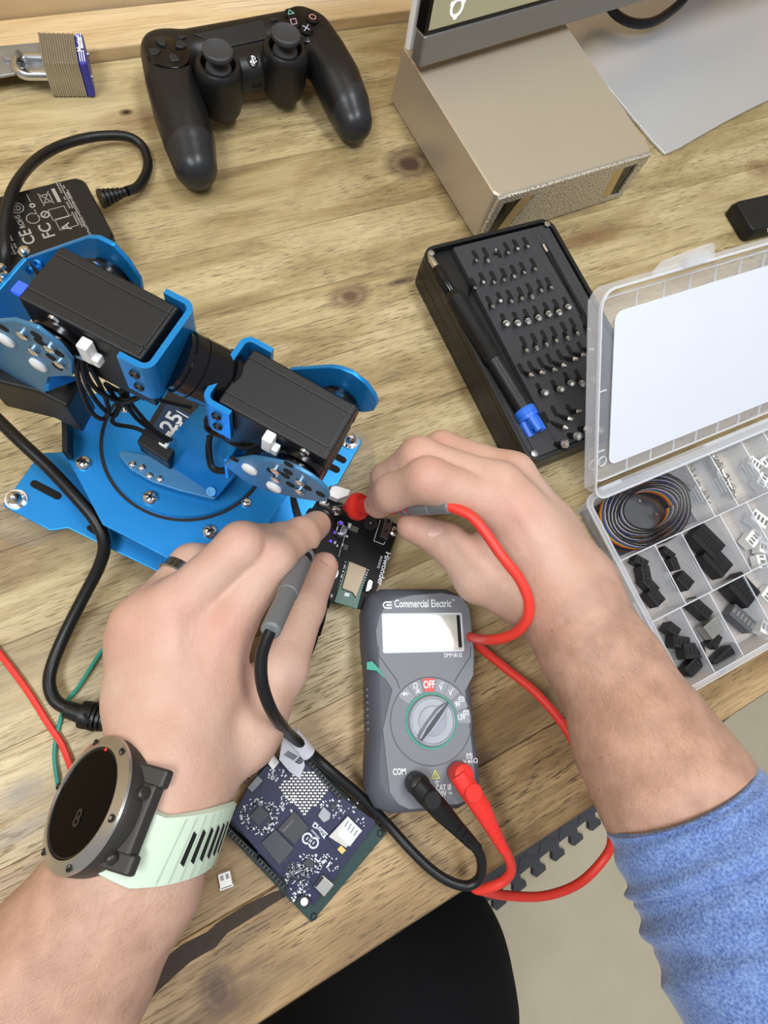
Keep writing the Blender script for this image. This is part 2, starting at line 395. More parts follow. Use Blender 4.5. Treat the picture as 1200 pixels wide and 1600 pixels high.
# back wall: sheathing, two rails of pale pine and a post
pine = wood('pine', '#dcc8a6', '#d2ba92', '#c2a476', '#a07c50', [], .6, 3, 40, .3, .25)
ply = wood('plywood', '#e8d3a8', '#d9b57c', '#bf8a4c', '#a06a34', [], .6, 22, 6, .6, .15)
def slab(name, x0, x1, y0, y1, z0, z1, m_, bev=.002, kind='structure', parent=None):
    mb = MB(); mb.box(((x0+x1)/2, (y0+y1)/2, (z0+z1)/2+TZ), (x1-x0, y1-y0, z1-z0)); o = obj(name, mb, m_, parent, bevel=bev)
    if kind: o['kind'] = kind
    return o
BK = .4785
slab('trim_1', -1.4, 1.6, BK, BK+.038, -.2, .010, pine)
slab('trim_2', -1.4, .262, BK+.0395, BK+.078, -.2, .040, pine)
slab('trim_3', .264, .305, BK+.0395, BK+.12, -.2, .62, pine)
slab('trim_4', .309, 1.6, BK+.0395, BK+.078, -.2, .040, pine)
slab('wall_back', -1.4, 1.6, BK+.125, BK+.145, -TZ, 1.0, ply)
# foam mat under the bench: plate with a toothed edge
foam = mat('foam_mat', '#4c4c50', .75, var=.1, bump=.2, bscale=500)
def foam_mat(o, d, n, label):
    """o: floor point of the left end of the toothed edge, d: direction of that edge"""
    M = axes((o[0], o[1], 0), (d[0], d[1], 0), (0, 0, 1)); t = thing('floor_mat', label, 'mat', M)
    p = .045; pts = [(0, .6), (0, 0)]
    for k in range(n):
        a = k*p
        pts += [(a+.012, 0), (a+.015, -.006), (a+.009, -.014), (a+.012, -.021), (a+.034, -.021), (a+.037, -.014), (a+.031, -.006), (a+.034, 0)]
    pts += [(n*p, 0), (n*p, .6)]
    mb = MB(); mb.prism(pts[::-1], 0.0005, .012); obj('mat_body', mb, foam, t)
    mb = MB()
    for i in range(int(n*p/.024)):
        for j in range(6): mb.box((.012+i*.024, .012+j*.024, .0125), (.022, .005, .0026), rz=.785 if (i+j) % 2 else -.785)
    obj('tread_pattern', mb, foam, t, kind='stuff')
foam_mat((.180, -.492), (.9958, .0916), 18, 'dark grey interlocking foam mat with raised treads on the floor under the bench')
# ---------------------------------------------------------------- mini computer, monitor, stand
gold = mat('champagne_metal', '#c3b6a2', .36, .45, var=.03, vscale=20)
goldin = mat('gold_plate', '#cbb68a', .35, .7, var=.05)
black = mat('black_plastic', '#131314', .42, bump=.08, bscale=900, var=.15)
blackg = mat('black_gloss', '#0c0c0e', .18, var=.1)
silver = mat('bright_steel', '#d6d6d8', .22, 1, var=.05)
white = mat('white_plastic', '#ecebe8', .4, var=.03)
printw = mat('white_print', '#e6e8ea', .55, var=.04, vscale=200)
printg = mat('grey_print', '#9b968c', .6, var=.15, vscale=300)
M = Matrix.Translation(Vector((.290, .2485, TZ))) @ Matrix.Rotation(math.radians(2.4), 4, 'Z')
pc = thing('mini_computer', 'champagne metal desktop computer box with a speckled grille front, behind the black driver kit', 'computer', M)
W_, D_, Z_ = .158, .150, .047
mb = MB(); mb.stack([(rrect(W_-.004, D_-.004, .004, 3, W_/2, D_/2), .0005), (rrect(W_, D_, .005, 3, W_/2, D_/2), .003), (rrect(W_, D_, .005, 3, W_/2, D_/2), Z_-.001), (rrect(W_-.002, D_-.002, .005, 3, W_/2, D_/2), Z_)])
obj('shell', mb, gold, pc)
def grille_mat():
    M = bpy.data.materials.new('crushed_grille'); M.use_nodes = True; nt = M.node_tree; b = nt.nodes['Principled BSDF']
    tc = nt.nodes.new('ShaderNodeTexCoord'); v = nt.nodes.new('ShaderNodeTexNoise'); v.inputs['Scale'].default_value = 900; v.inputs['Detail'].default_value = 2
    nt.links.new(tc.outputs['Object'], v.inputs['Vector'])
    r = nt.nodes.new('ShaderNodeValToRGB'); e = r.color_ramp.elements; e[0].position = .36; e[0].color = lin('#3b362e'); e[1].position = .52; e[1].color = lin('#e8e2d4')
    nt.links.new(v.outputs['Fac'], r.inputs[0]); nt.links.new(r.outputs[0], b.inputs['Base Color']); b.inputs['Metallic'].default_value = .6; b.inputs['Roughness'].default_value = .4
    bp = nt.nodes.new('ShaderNodeBump'); bp.inputs['Strength'].default_value = 1; bp.inputs['Distance'].default_value = .0008; nt.links.new(v.outputs['Fac'], bp.inputs['Height']); nt.links.new(bp.outputs[0], b.inputs['Normal'])
    return M
gm = grille_mat()
# front: grille frame with two slanted openings
Mf = M @ Matrix(((1, 0, 0, 0), (0, 0, 1, 0), (0, 1, 0, 0), (0, 0, 0, 1)))
def face(poly, y0, y1): # polygon in (x, z) of the front, from local y0 (front) to y1
    mb = MB(); n = len(poly); mb.add([(x, y0, z) for x, z in poly] + [(x, y1, z) for x, z in poly], [tuple(range(n)), tuple(range(n, 2*n))[::-1]] + [(i, (i+1) % n, n+(i+1) % n, n+i) for i in range(n)]); return mb
w1, z1 = W_-.002, Z_-.0015
mb = MB()
for pl in ([(.002, .0015), (.007, .0015), (.010, z1), (.002, z1)], [(.007, .0015), (.028, .0015), (.0285, .006), (.0073, .006)], [(.0098, z1-.006), (.040, z1-.006), (.042, z1), (.010, z1)],
           [(.028, .0015), (.130, .0015), (.118, z1), (.042, z1)], [(.128, .0015), (w1-.006, .0015), (w1-.0065, .006), (.1275, .006)], [(.1195, z1-.006), (w1-.010, z1-.006), (w1-.010, z1), (.118, z1)], [(w1-.006, .0015), (w1, .0015), (w1, z1), (w1-.010, z1)]):
    q = face(pl, -.0022, .0006); mb.add(q.v, q.f)
obj('front_grille', mb, gm, pc, label='speckled silver grille of the front')
obj('port_recess', face([(.007, .006), (.0285, .006), (.040, z1-.006), (.0095, z1-.006)], -.0006, .0005), blackg, pc)
obj('port_recess', face([(.1195, z1-.006), (.1275, .006), (w1-.0065, .006), (w1-.010, z1-.006)], -.0006, .0005), blackg, pc)
obj('opening_wall', face([(.018, .006), (.0285, .006), (.040, z1-.006), (.027, z1-.006)], -.0014, -.0002), goldin, pc, label='gold plate inside the left opening')
obj('opening_wall', face([(.1195, z1-.006), (.1275, .006), (.140, .006), (.132, z1-.006)], -.0014, -.0002), goldin, pc, label='gold plate inside the right opening')
# monitor: upright slab, silver chin, black bezel, olive desktop with the ring logo
M = frame((655, 108), (1015, 0), 54) @ Matrix.Rotation(math.radians(-7), 4, 'X'); Mm = M
scr = thing('monitor', 'upright flat monitor with a grey chin and an olive desktop showing a pale ring logo', 'monitor', M)
chin_m = mat('grey_metal', '#8f8c88', .38, .6, var=.02)
zc = hitp(700, 48, M)[2]; zc = max(.012, min(.03, zc)); Wm_, Hm_ = .53, .33
mb = MB(); mb.box((Wm_/2, .006, zc/2), (Wm_, .012, zc)); obj('chin', mb, chin_m, scr, bevel=.002)
mb = MB(); mb.box((Wm_/2, .0065, zc+(Hm_-zc)/2), (Wm_, .011, Hm_-zc)); obj('bezel', mb, blackg, scr, bevel=.001)
mb = MB(); mb.box((Wm_/2, .0165, Hm_/2+.002), (Wm_+.004, .006, Hm_-.004)); obj('back_shell', mb, white, scr, bevel=.002, label='white rear shell')
screen_m = mat('lit_screen', '#8f8a70', .25, var=.06, vscale=8, emis=.55)
x0 = hitp(668, 56, M)[0]
mb = MB(); mb.box((x0+(Wm_-x0-.008)/2, -.0002, zc+.004+(Hm_-zc-.012)/2), (Wm_-x0-.008, .0006, Hm_-zc-.012)); obj('screen', mb, screen_m, scr)
lg = hitp(713, 11, M); logo_m = mat('screen_logo', '#e9e2ec', .3, emis=.8, var=.02)
mb = MB()
def yring(mb, cx, cz, r0, r1, a0, a1, y=-.0007, n=14):
    pts = [(cx+r*math.cos(a), y, cz+r*math.sin(a)) for r, sgn in ((r0, 1), (r1, -1)) for a in [a0+(a1-a0)*((k/n) if sgn > 0 else (1-k/n)) for k in range(n+1)]]
    mb.plate(pts, (0, -1, 0), .0003)
for k in range(3):
    yring(mb, lg[0], lg[2], .0042, .0060, math.radians(120*k+42), math.radians(120*k+138))
    a = math.radians(120*k+30); yring(mb, lg[0]+.0058*math.cos(a), lg[2]+.0058*math.sin(a), .00001, .0018, 0, 6.28)
obj('screen_logo', mb, logo_m, scr, label='pale ring logo with three dots')
plate_m = mat('brushed_aluminium', '#d6d7da', .34, .5, var=.03, vscale=12)
M = Matrix.Translation(P(1040, 243, 4)) ; M[2][3] = TZ
_q = P(985, 175, 5)-P(1040, 243, 4); ang = math.atan2(_q.y, _q.x) - math.pi/2
M = M @ Matrix.Rotation(ang, 4, 'Z')
st = thing('monitor_stand', 'silver sheet metal monitor stand foot lying on the bench beside the champagne box', 'stand', M)
lay = []
NX, NY = 14, 10; vs = []; fs = []
def pz(u, v): return .0030 + .0035*(v**2) + .004*max(0, u-.45)**2
mb = MB(); poly = []
for j in range(NY+1):
    for i in range(NX+1):
        u, v = i/NX, j/NY
        front = -.0105*math.sin(math.pi*min(1, u*1.2)*.5) if False else 0
        x, y = .001 + u*.30, v*.20 + (1-v)*(.006*math.sin(math.pi*u))
        if j == 0 and i == 0: x += .002; y += .002
        vs.append((x, y, pz(u, v)))
b = len(vs); vs += [(x, y, z-.0028) for x, y, z in vs]
nx = NX+1
for j in range(NY):
    for i in range(NX):
        a = j*nx+i; fs += [(a, a+1, a+nx+1, a+nx), (b+a, b+a+nx, b+a+nx+1, b+a+1)]
for i in range(NX): fs += [(i, b+i, b+i+1, i+1), (NY*nx+i, NY*nx+i+1, b+NY*nx+i+1, b+NY*nx+i)]
for j in range(NY): fs += [(j*nx, (j+1)*nx, b+(j+1)*nx, b+j*nx), (j*nx+NX, b+j*nx+NX, b+(j+1)*nx+NX, (j+1)*nx+NX)]
mb.add(vs, fs); obj('foot_plate', mb, plate_m, st, bevel=.0008)
Ii = M.inverted()
mb = MB(); q = Mm @ Vector((.445, .050, .0)); lq = Ii @ Vector((q.x, q.y, TZ)); mb.box((lq.x, lq.y, .072), (.07, .006, .134)); obj('neck', mb, plate_m, st, bevel=.002)
t = single('monitor_cable', wire([(958, -60, 60), (950, -10, 30), (957, 17, 17), (985, 35, 15), (1018, 35, 15), (1050, 16, 17), (1075, -10, 24), (1100, -60, 44)], .0042, 12), black, 'thick black cable looping over the silver monitor stand foot', 'cable')
# black box at the right edge of the picture
M = frame((1171, 352), (1200, 345), 14); M[2][3] = TZ
t = thing('black_case', 'small black case with white lettering at the right edge beside the clear organizer lid', 'case', M)
mb = MB(); mb.stack([(rrect(.068, .034, .005, 4, .034, .010), 0), (rrect(.070, .036, .006, 4, .034, .010), .008), (rrect(.066, .032, .005, 4, .034, .010), .014)]); obj('case_body', mb, black, t, bevel=.001)
tpx('lettering', 'TO', (1203, 362), (1230, 376), 14, 3.2, printw, t, bold=.03)
# ---------------------------------------------------------------- padlock on its hasp
galv = mat('galvanised_steel', '#a8adb0', .38, .8, var=.25, vscale=90)
steel = mat('laminated_steel', '#b9b8b2', .33, .95, var=.12, vscale=200)
blue_band = mat('blue_bumper', '#3a3a9c', .4, var=.06)
M = frame((66, 99), (137, 100), 26); M[2][3] = TZ+.0005
lp_ = outl([(66, 99), (137, 100), (118, 51), (49, 52)], 26, M)
lx = lp_[1][0]; ly = (lp_[2][1]+lp_[3][1])/2; bx = lx*.80
lock = thing('padlock', 'laminated steel padlock with a blue bumper lying at the back of the bench', 'padlock', M)
def skew(y): return y/ly*0.0
mb = MB(); nl = 15
for k in range(nl):
    a = bx*k/nl; mb.box((a+bx/nl/2, ly/2, .013), (bx/nl-.00025, ly-(k % 2)*.0005, .026-(k % 2)*.0004))
mb.box((bx/2, ly/2, .013), (bx, ly-.0012, .0248)); obj('laminated_body', mb, steel, lock, bevel=.0003, seg=1)
mb = MB(); mb.box((bx+(lx-bx)/2, ly/2, .013), (lx-bx, ly+.001, .0266)); obj('bumper', mb, blue_band, lock, bevel=.002, label='dark blue bumper with white stripes')
mb = MB()
for f0, f1 in ((.04, .36), (.86, .96)):
    for k in range(3): mb.box((bx+(lx-bx)*(.25+.25*k), ly*(f0+f1)/2, .0134), ((lx-bx)*.10, ly*(f1-f0), .0266))
obj('stripes', mb, printw, lock)
text('lettering', 'Master', M @ Matrix.Translation((bx+(lx-bx)*.5, ly*.60, .0268)) @ Matrix.Rotation(math.radians(90), 4, 'Z'), (lx-bx)*.72, printw, lock, sx=.85, bold=.05)
mb = MB(); sy0, sy1 = ly*.18, ly*.72
path = [(bx*.1, sy0, .013), (-.012, sy0, .013)] + [(-.012-.5*(sy1-sy0)*math.sin(a), (sy0+sy1)/2-(sy1-sy0)/2*math.cos(a), .013) for a in [math.pi*k/10 for k in range(1, 10)]] + [(-.012, sy1, .013), (bx*.1, sy1, .013)]
mb.tube(path, .0036, 12); obj('shackle', mb, silver, lock)
for sx_ in (0, 1):
    mb = MB(); mb.cyl((lx*.99, ly*(.12+.76*sx_), .013), (lx+.0012, ly*(.12+.76*sx_), .013), .002, n=10); obj('rivet', mb, silver, lock)
t = thing('hasp', 'galvanised steel hasp strap under the padlock shackle', 'hasp', Matrix.Translation(P(40, 105, 0)))
mb = MB(); hp = [P(-60, 82, 10.5), P(72, 70, 10.5), P(72, 112, 10.5), P(-60, 134, 10.5)]; hp = [Vector((p.x, p.y, TZ+.0108)) for p in hp]
mb.plate(hp, (0, 0, 1), .0022); obj('strap_plate', mb, galv, t, bevel=.0008, world=True)
mb = MB(); mb.tube([P(30, 84, 12), P(30, 84, 24), P(34, 100, 24), P(34, 104, 12)], .0025, 8); obj('staple', mb, galv, t, world=True)
mb = MB(); mb.lathe([(.0035, 0), (.003, .0012), (.0, .0018)], tuple(P(12, 92, 13)), (0, 0, 1), 12); obj('rivet', mb, galv, t, world=True)
# ---------------------------------------------------------------- driver kit
kitb = mat('kit_plastic', '#161617', .38, var=.15, bump=.05, bscale=800)
foamk = mat('kit_foam', '#3a3a3d', .8, var=.2, vscale=400, bump=.35, bscale=1500)
M = Matrix.Translation(Vector((.2195, .0575, TZ))) @ Matrix.Rotation(math.radians(-1.0), 4, 'Z'); MK = M
kit = thing('driver_kit', 'black plastic driver kit case holding rows of small bits, behind the right hand', 'tool kit', M)
KW, KD, KH = .115, .176, .032
R_ = lambda g, r=.010: rrect(KW-2*g, KD-2*g, r, 5, KW/2, KD/2)
mb = MB(); mb.stack([(R_(.002), 0), (R_(.0005), .002), (R_(0), .014), (R_(.0008), .0148)]); obj('case_bottom', mb, kitb, kit)
mb = MB(); mb.stack([(R_(.0008), .0152), (R_(0), .016), (R_(0), .026)]); obj('case_tray', mb, kitb, kit)
mb = MB(); mb.ring(R_(0), R_(.003, .008), .026, KH); obj('case_rim', mb, kitb, kit, bevel=.0006)
lk = lambda px, py, z: MK.inverted() @ P(px, py, z)
# foam: left channel for the driver, right channel for tweezers
chx0, chx1 = .008, .026
mb = MB(); mb.box((KW/2, KD/2, .0235), (KW-.0066, KD-.0066, .003)); mb.box(((.0035+chx0)/2, KD/2, .027), (chx0-.0035, KD-.008, .005))
mb.box(((chx1+.0965)/2, KD/2, .027), (.0965-chx1, KD-.008, .006)); mb.box(((.1015+.1115)/2, KD/2, .027), (.010, KD-.008, .006))
mb.box((.099, .035, .027), (.0052, .06, .006)); mb.box((.099, KD-.012, .027), (.0052, .016, .006)); mb.box(((chx0+chx1)/2, .012, .027), (.0182, .017, .006))
obj('foam_insert', mb, foamk, kit, bevel=.0006, seg=1)
for (cx, cy) in ((.006, KD-.006), (KW-.006, KD-.006), (.006, .006), (KW-.006, .006)):
    mb = MB(); mb.lathe([(.0024, 0), (.0024, .001), (.001, .0012)], (cx, cy, KH-.0004), (0, 0, 1), 12); obj('corner_screw', mb, silver, kit)
C7 = lambda x, y: (700+x/4.2115, 360+y/4.2105)
rowsb = [
 ([(180, 165), (245, 145), (330, 150), (385, 110), (445, 90), (510, 75)], [(190, 200), (265, 200), (316, 130), (400, 150), (460, 120), (527, 105)], .9),
 ([(165, 345), (225, 310), (295, 300), (365, 280), (430, 260), (490, 240), (560, 215)], [(180, 380), (235, 340), (305, 343), (372, 330), (438, 303), (505, 278), (577, 258)], .9),
 ([(270, 465), (340, 440), (405, 425), (475, 405), (535, 380), (605, 355), (660, 340)], [(300, 505), (347, 463), (420, 468), (490, 453), (557, 440), (617, 397), (685, 380)], 1.0),
 ([(365, 580), (445, 570), (515, 550), (580, 530), (645, 505), (710, 485), (775, 470)], [(388, 613), (463, 612), (530, 600), (600, 577), (668, 552), (735, 543), (796, 505)], 1.6),
 ([(495, 730), (565, 710), (630, 690), (695, 665), (760, 635), (820, 610), (890, 590)], [(523, 796), (587, 778), (653, 755), (718, 732), (793, 713), (857, 683), (932, 657)], 1.0),
 ([(480, 910), (545, 895), (610, 870), (665, 845), (735, 820), (800, 790), (870, 765)], [(555, 955), (628, 937), (710, 920), (770, 890), (845, 847), (899, 818), (951, 783)], 1.1),
 ([(600, 1040), (700, 1020), (780, 965), (855, 950), (930, 930)], [(640, 1068), (745, 1045), (812, 1007), (884, 1010), (960, 985)], 1.9),
 ([(640, 1230), (700, 1190), (800, 1180)], [(780, 1300), (813, 1243), (868, 1187)], 1.1),
 ([(690, 1400), (780, 1335), (850, 1290), (925, 1275)], [(770, 1405), (852, 1355), (920, 1310), (1000, 1315)], 2.6)]
tip_m = mat('bit_tip', '#e0e0dc', .35, .85, var=.04); dark_steel = mat('dark_steel', '#3a393a', .35, .8, var=.1)
slot_m = mat('slot_shadow', '#0b0b0c', .8)
slots = MB(); ORD = ['first', 'second', 'third', 'fourth', 'fifth', 'sixth', 'seventh', 'eighth', 'ninth']
rk = random.Random(5)
for r, (ss, ee, sz) in enumerate(rowsb):
    for k, (s_, e_) in enumerate(zip(ss, ee)):
        a = lk(*C7(*s_), 30); b_ = lk(*C7(*e_), 35)
        if r < 8: slots.prism(rrect(.0034, .0088, .0014, 3, a.x, a.y), .0298, .03025)
        d = (b_ - Vector((a.x, a.y, .026))); L = d.length
        pa = MK @ (b_ - d.normalized()*min(L, .013)); pb = MK @ b_; dd = (pb-pa).normalized()
        t = thing('driver_bit', '%s small steel bit from the left in the %s row of the black driver kit' % (ORD[k], ORD[r]), 'bit', Matrix.Translation(pa), 'bits in the driver kit')
        rr = .0015*min(sz, 1.5); mb = MB(); mb.cyl(pa, pb-dd*.002, rr, n=6); obj('shank', mb, dark_steel, t, world=True)
        mb = MB(); q = pb-dd*.002
        if sz > 1.5:
            mb.lathe([(rr, 0), (.0011*sz, .0005), (.0011*sz, .0035), (.0007*sz, .0035), (.0006*sz, .0018)], q, dd, 12 if k < 2 else 6)
        elif k % 3 == 0: mb.lathe([(rr, 0), (rr*.9, .001), (.0004, .0032)], q, dd, 8)
        elif k % 3 == 1: mb.lathe([(rr, 0), (rr*.75, .001), (rr*.75, .003)], q, dd, 6)
        else: mb.lathe([(rr, 0), (rr*.6, .001), (rr*.62, .003)], q, dd, 4)
        obj('tip', mb, tip_m, t, world=True)
obj('slots', slots, slot_m, kit, kind='stuff')
# screwdriver in its channel
def onk(px, py): return P(px, py, 33)
A = onk(668, 396); B = onk(838, 672); ax = (B-A).normalized(); L = (B-A).length
t = thing('screwdriver', 'screwdriver with a black knurled handle and a bright blue end lying in the driver kit', 'screwdriver', Matrix.Translation(A))
f = lambda px, py: (onk(px, py)-A).dot(ax)
mb = MB(); mb.lathe([(.0004, 0), (.0012, .002), (.0028, .006), (.0028, f(682, 418))], A, ax, 12); obj('blade', mb, silver, t, world=True)
mb = MB(); mb.lathe([(.0034, f(682, 418)), (.0038, f(684, 422)), (.0038, f(712, 455)), (.003, f(714, 458))], A, ax, 16); obj('shaft', mb, blackg, t, world=True)
mb = MB(); s0, s1 = f(712, 455), f(782, 560); prof = [(.0045, s0), (.0068, s0+.004)]
k = s0+.006
while k < s1: prof += [(.0072, k), (.0069, k+.0006)]; k += .0012
prof += [(.0066, s1)]; mb.lathe(prof, A, ax, 28); obj('knurled_grip', mb, black, t, world=True)
s2 = f(817, 640); mb = MB(); mb.lathe([(.0066, s1), (.0063, s1+.002), (.0068, s2-.006), (.0068, s2)], A, ax, 24); obj('handle', mb, black, t, world=True)
bcap = mat('blue_cap', '#2f6fe0', .35, var=.05); s3 = f(826, 655)
mb = MB(); mb.lathe([(.0070, s2), (.0076, s2+.001), (.0076, s3-.003), (.0072, s3-.0028), (.0076, s3-.0024), (.0072, s3)], A, ax, 28); obj('collar', mb, bcap, t, world=True, label='bright blue collar')
mb = MB()
for k in range(3):
    a = 2*math.pi*k/3; u = ax.orthogonal().normalized(); v = ax.cross(u); d = u*math.cos(a)+v*math.sin(a)
    mb.tube([A+ax*s3+d*.0045, A+ax*(L+.002)+d*.0052], [.0036, .003], 10)
mb.cyl(A+ax*s3, A+ax*(L-.002), .004, n=16); obj('spinning_end', mb, bcap, t, world=True, label='bright blue fluted spinning end')
# tweezers in the right channel
a, b_ = MK @ Vector((.099, .070, .0285)), MK @ Vector((.099, KD-.022, .0285))
t = thing('tweezers', 'thin dark tweezers in the right hand channel of the driver kit', 'tweezers', Matrix.Translation(a))
for s_ in (-1, 1):
    mb = MB(); o_ = Vector((.0012*s_, 0, 0)); mb.tube([a+o_*.3, a+(b_-a)*.5+o_*1.5, a+(b_-a)*.8+o_, b_], [.0007, .0012, .0012, .001], 6); obj('arm', mb, dark_steel, t, world=True)
mb = MB(); mb.tube([b_-(b_-a)*.06, b_+(b_-a)*.02], .0019, 8); obj('end_clip', mb, silver, t, world=True)
# ---------------------------------------------------------------- clear organizer box
def clear_mat(name, col, body, rough=.25, edge=.25, face=.30):
    """clear or frosted polypropylene: mostly see-through, milkier at grazing angles"""
    M = bpy.data.materials.new(name); M.use_nodes = True; nt = M.node_tree; b = nt.nodes['Principled BSDF']; N = nt.nodes.new
    tc = N('ShaderNodeTexCoord'); n = N('ShaderNodeTexNoise'); n.inputs['Scale'].default_value = 30; nt.links.new(tc.outputs['Object'], n.inputs['Vector'])
    b.inputs['Base Color'].default_value = lin(col); b.inputs['Roughness'].default_value = rough
    t = N('ShaderNodeBsdfTransparent'); lw = N('ShaderNodeLayerWeight'); lw.inputs['Blend'].default_value = edge
    a = N('ShaderNodeMath'); a.operation = 'MULTIPLY_ADD'; nt.links.new(n.outputs['Fac'], a.inputs[0]); a.inputs[1].default_value = .06; a.inputs[2].default_value = body
    c = N('ShaderNodeMath'); c.operation = 'ADD'; c.use_clamp = True; nt.links.new(a.outputs[0], c.inputs[0]); nt.links.new(lw.outputs['Facing'], c.inputs[1])
    q = N('ShaderNodeMath'); q.operation = 'MULTIPLY_ADD'; nt.links.new(lw.outputs['Facing'], q.inputs[0]); q.inputs[1].default_value = face; nt.links.new(a.outputs[0], q.inputs[2])
    mx = N('ShaderNodeMixShader'); nt.links.new(q.outputs[0], mx.inputs[0]); nt.links.new(t.outputs[0], mx.inputs[1]); nt.links.new(b.outputs[0], mx.inputs[2])
    nt.links.new(mx.outputs[0], nt.nodes['Material Output'].inputs['Surface']); return M
frost = clear_mat('frosted_plastic', '#e8ebf2', .16); clear = clear_mat('clear_plastic', '#e8ebf2', .07)
div_m = clear_mat('divider_plastic', '#dfe3ea', .26)
edge_m = clear_mat('plastic_edge', '#f2f5fa', .5)
o_ = P(1073, 1078, 22); o_.z = TZ; MO = Matrix.Translation(o_) @ Matrix.Rotation(math.radians(-1.5), 4, 'Z')
org = thing('organizer_box', 'clear plastic organizer box with its lid open, full of small connectors, at the front right', 'organizer', MO)
lo_ = lambda px, py, z: MO.inverted() @ P(px, py, z)
OW, OD, OH = .24, lo_(914, 784, 22).y, .022
dr = .004
mb = MB(); mb.box((OW/2, OD/2, .0018), (OW-2*dr, OD-2*dr, .0014)); obj('tray_floor', mb, frost, org)
DIVS = []
def wall(name, p, q, z0, z1, th, m_, off0=(0, 0), parent=None):
    """upright sheet from p to q (local x,y), its foot shifted by off0"""
    if name == 'divider': DIVS.append((p, q))
    d = Vector((q[0]-p[0], q[1]-p[1], 0)).normalized(); n = Vector((-d.y, d.x, 0))*th/2; vs = []
    for (x, y) in (p, q):
        for s_ in (-1, 1): vs += [Vector((x+off0[0], y+off0[1], z0))+n*s_, Vector((x, y, z1))+n*s_]
    mb = MB(); mb.add(vs, [(0, 1, 3, 2), (4, 6, 7, 5), (0, 4, 5, 1), (2, 3, 7, 6), (0, 2, 6, 4), (1, 5, 7, 3)])
    return obj(name, mb, m_, parent or org)
wall('side_wall', (0, 0), (0, OD), .001, OH-.001, .0012, clear, (dr, 0)); wall('side_wall', (OW, 0), (OW, OD), .001, OH-.001, .0012, clear, (-dr, 0))
wall('front_wall', (0, 0), (OW, 0), .001, OH-.001, .0012, frost, (0, dr)); wall('back_wall', (0, OD), (OW, OD), .001, OH-.001, .0012, frost, (0, -dr))
mb = MB(); mb.ring(rrect(OW+.006, OD+.006, .008, 5, OW/2, OD/2), rrect(OW-.001, OD-.001, .006, 5, OW/2, OD/2), OH-.0022, OH); obj('rim', mb, frost, org, bevel=.0005)
mb = MB(); mb.ring(rrect(OW+.0062, OD+.0062, .008, 5, OW/2, OD/2), rrect(OW+.0054, OD+.0054, .0076, 5, OW/2, OD/2), OH-.001, OH+.0003); mb.ring(rrect(OW-.0006, OD-.0006, .006, 5, OW/2, OD/2), rrect(OW-.0014, OD-.0014, .006, 5, OW/2, OD/2), OH-.001, OH+.0003); obj('rim_edges', mb, edge_m, org)
r1 = lo_(1000, 862, 19).y; r2 = lo_(1052, 955, 19).y
cols = [(lo_(1067, 700, 19).x, lo_(1103, 800, 19).x), (lo_(1109, 706, 19).x, lo_(1145, 790, 19).x), (lo_(1160, 690, 19).x,)*2]
fl_ = lambda *p: lo_(*p)
wall('divider', (.001, r1), (OW-.001, r1), .002, OH-.003, .0009, div_m); wall('divider', (.001, r2), (OW-.001, r2), .002, OH-.003, .0009, div_m)
cA = [lo_(x, y, 19).x for x, y in ((1083, 745), (1128, 745), (1172, 715))]
for x in cA + [cA[-1]+.024, cA[-1]+.048]:
    if x < OW: wall('divider', (x, r1), (x, OD-.001), .002, OH-.003, .0009, div_m)
cB = [lo_(x, y, 19).x for x, y in ((1046, 895), (1090, 880), (1150, 850))]
for x in cB + [cB[-1]+.027, cB[-1]+.054]:
    if x < OW: wall('divider', (x, r2), (x, r1), .002, OH-.003, .0009, div_m)
cC = [lo_(x, y, 19).x for x, y in ((1090, 1000), (1140, 985), (1196, 960))]
for x in cC + [cC[-1]+.027]:
    if x < OW: wall('divider', (x, 0), (x, r2), .002, OH-.003, .0009, div_m)
# small moulded ribs on the dividers' faces
mb = MB()
for cs, ya, yb in ((cA, r1, OD), (cB, r2, r1), (cC, 0, r2)):
    for x in cs:
        if x < OW:
            for k in range(4): mb.box((x+.0007, ya+(yb-ya)*.42, .0055+.0032*k), (.0006, (yb-ya)*.28, .0009))
for (p, q) in DIVS: mb.tube([Vector((p[0], p[1], OH-.0029)), Vector((q[0], q[1], OH-.0029))], .00045, 4)
obj('divider_ribs', mb, edge_m, org, kind='stuff')
# lid, hinged along the back, leaning away
hz = .023; LD = .137
zz = 60.0
for _ in range(60): zz += 4.0*(1 if lo_(945, 445, zz).x > -.001 else -1)*(.93**_)
tq_ = lo_(945, 445, zz)-Vector((0, OD+.004, hz)); LD = math.hypot(tq_.y, tq_.z); la_ = math.atan2(tq_.z, tq_.y)
ML = axes(MO @ Vector((0, OD+.004, hz)), MO.to_3x3() @ Vector((1, 0, 0)), Vector((0, -math.sin(la_), math.cos(la_))))
Rot = MO.inverted() @ ML
LW = OW+.004
def lidbox(mb, c, d): return mb.box(c, d)
mb = MB(); mb.X = Rot; mb.box((LW/2-.002, LD/2, 0), (LW, LD-.012, .0010)); obj('lid_panel', mb, clear, org)
mb = MB(); mb.X = Rot; mb.ring(rrect(LW, LD, .010, 6, LW/2-.002, LD/2), rrect(LW-.003, LD-.003, .009, 6, LW/2-.002, LD/2), -.0004, .010); obj('lid_flange', mb, frost, org, label='milky upturned flange of the lid')
mb = MB(); mb.X = Rot; mb.ring(rrect(LW+.001, LD+.001, .0105, 6, LW/2-.002, LD/2), rrect(LW-.0012, LD-.0012, .0095, 6, LW/2-.002, LD/2), .0098, .0112)
mb.ring(rrect(LW-.014, LD-.014, .007, 6, LW/2-.002, LD/2), rrect(LW-.0155, LD-.0155, .0065, 6, LW/2-.002, LD/2), .0005, .0016)
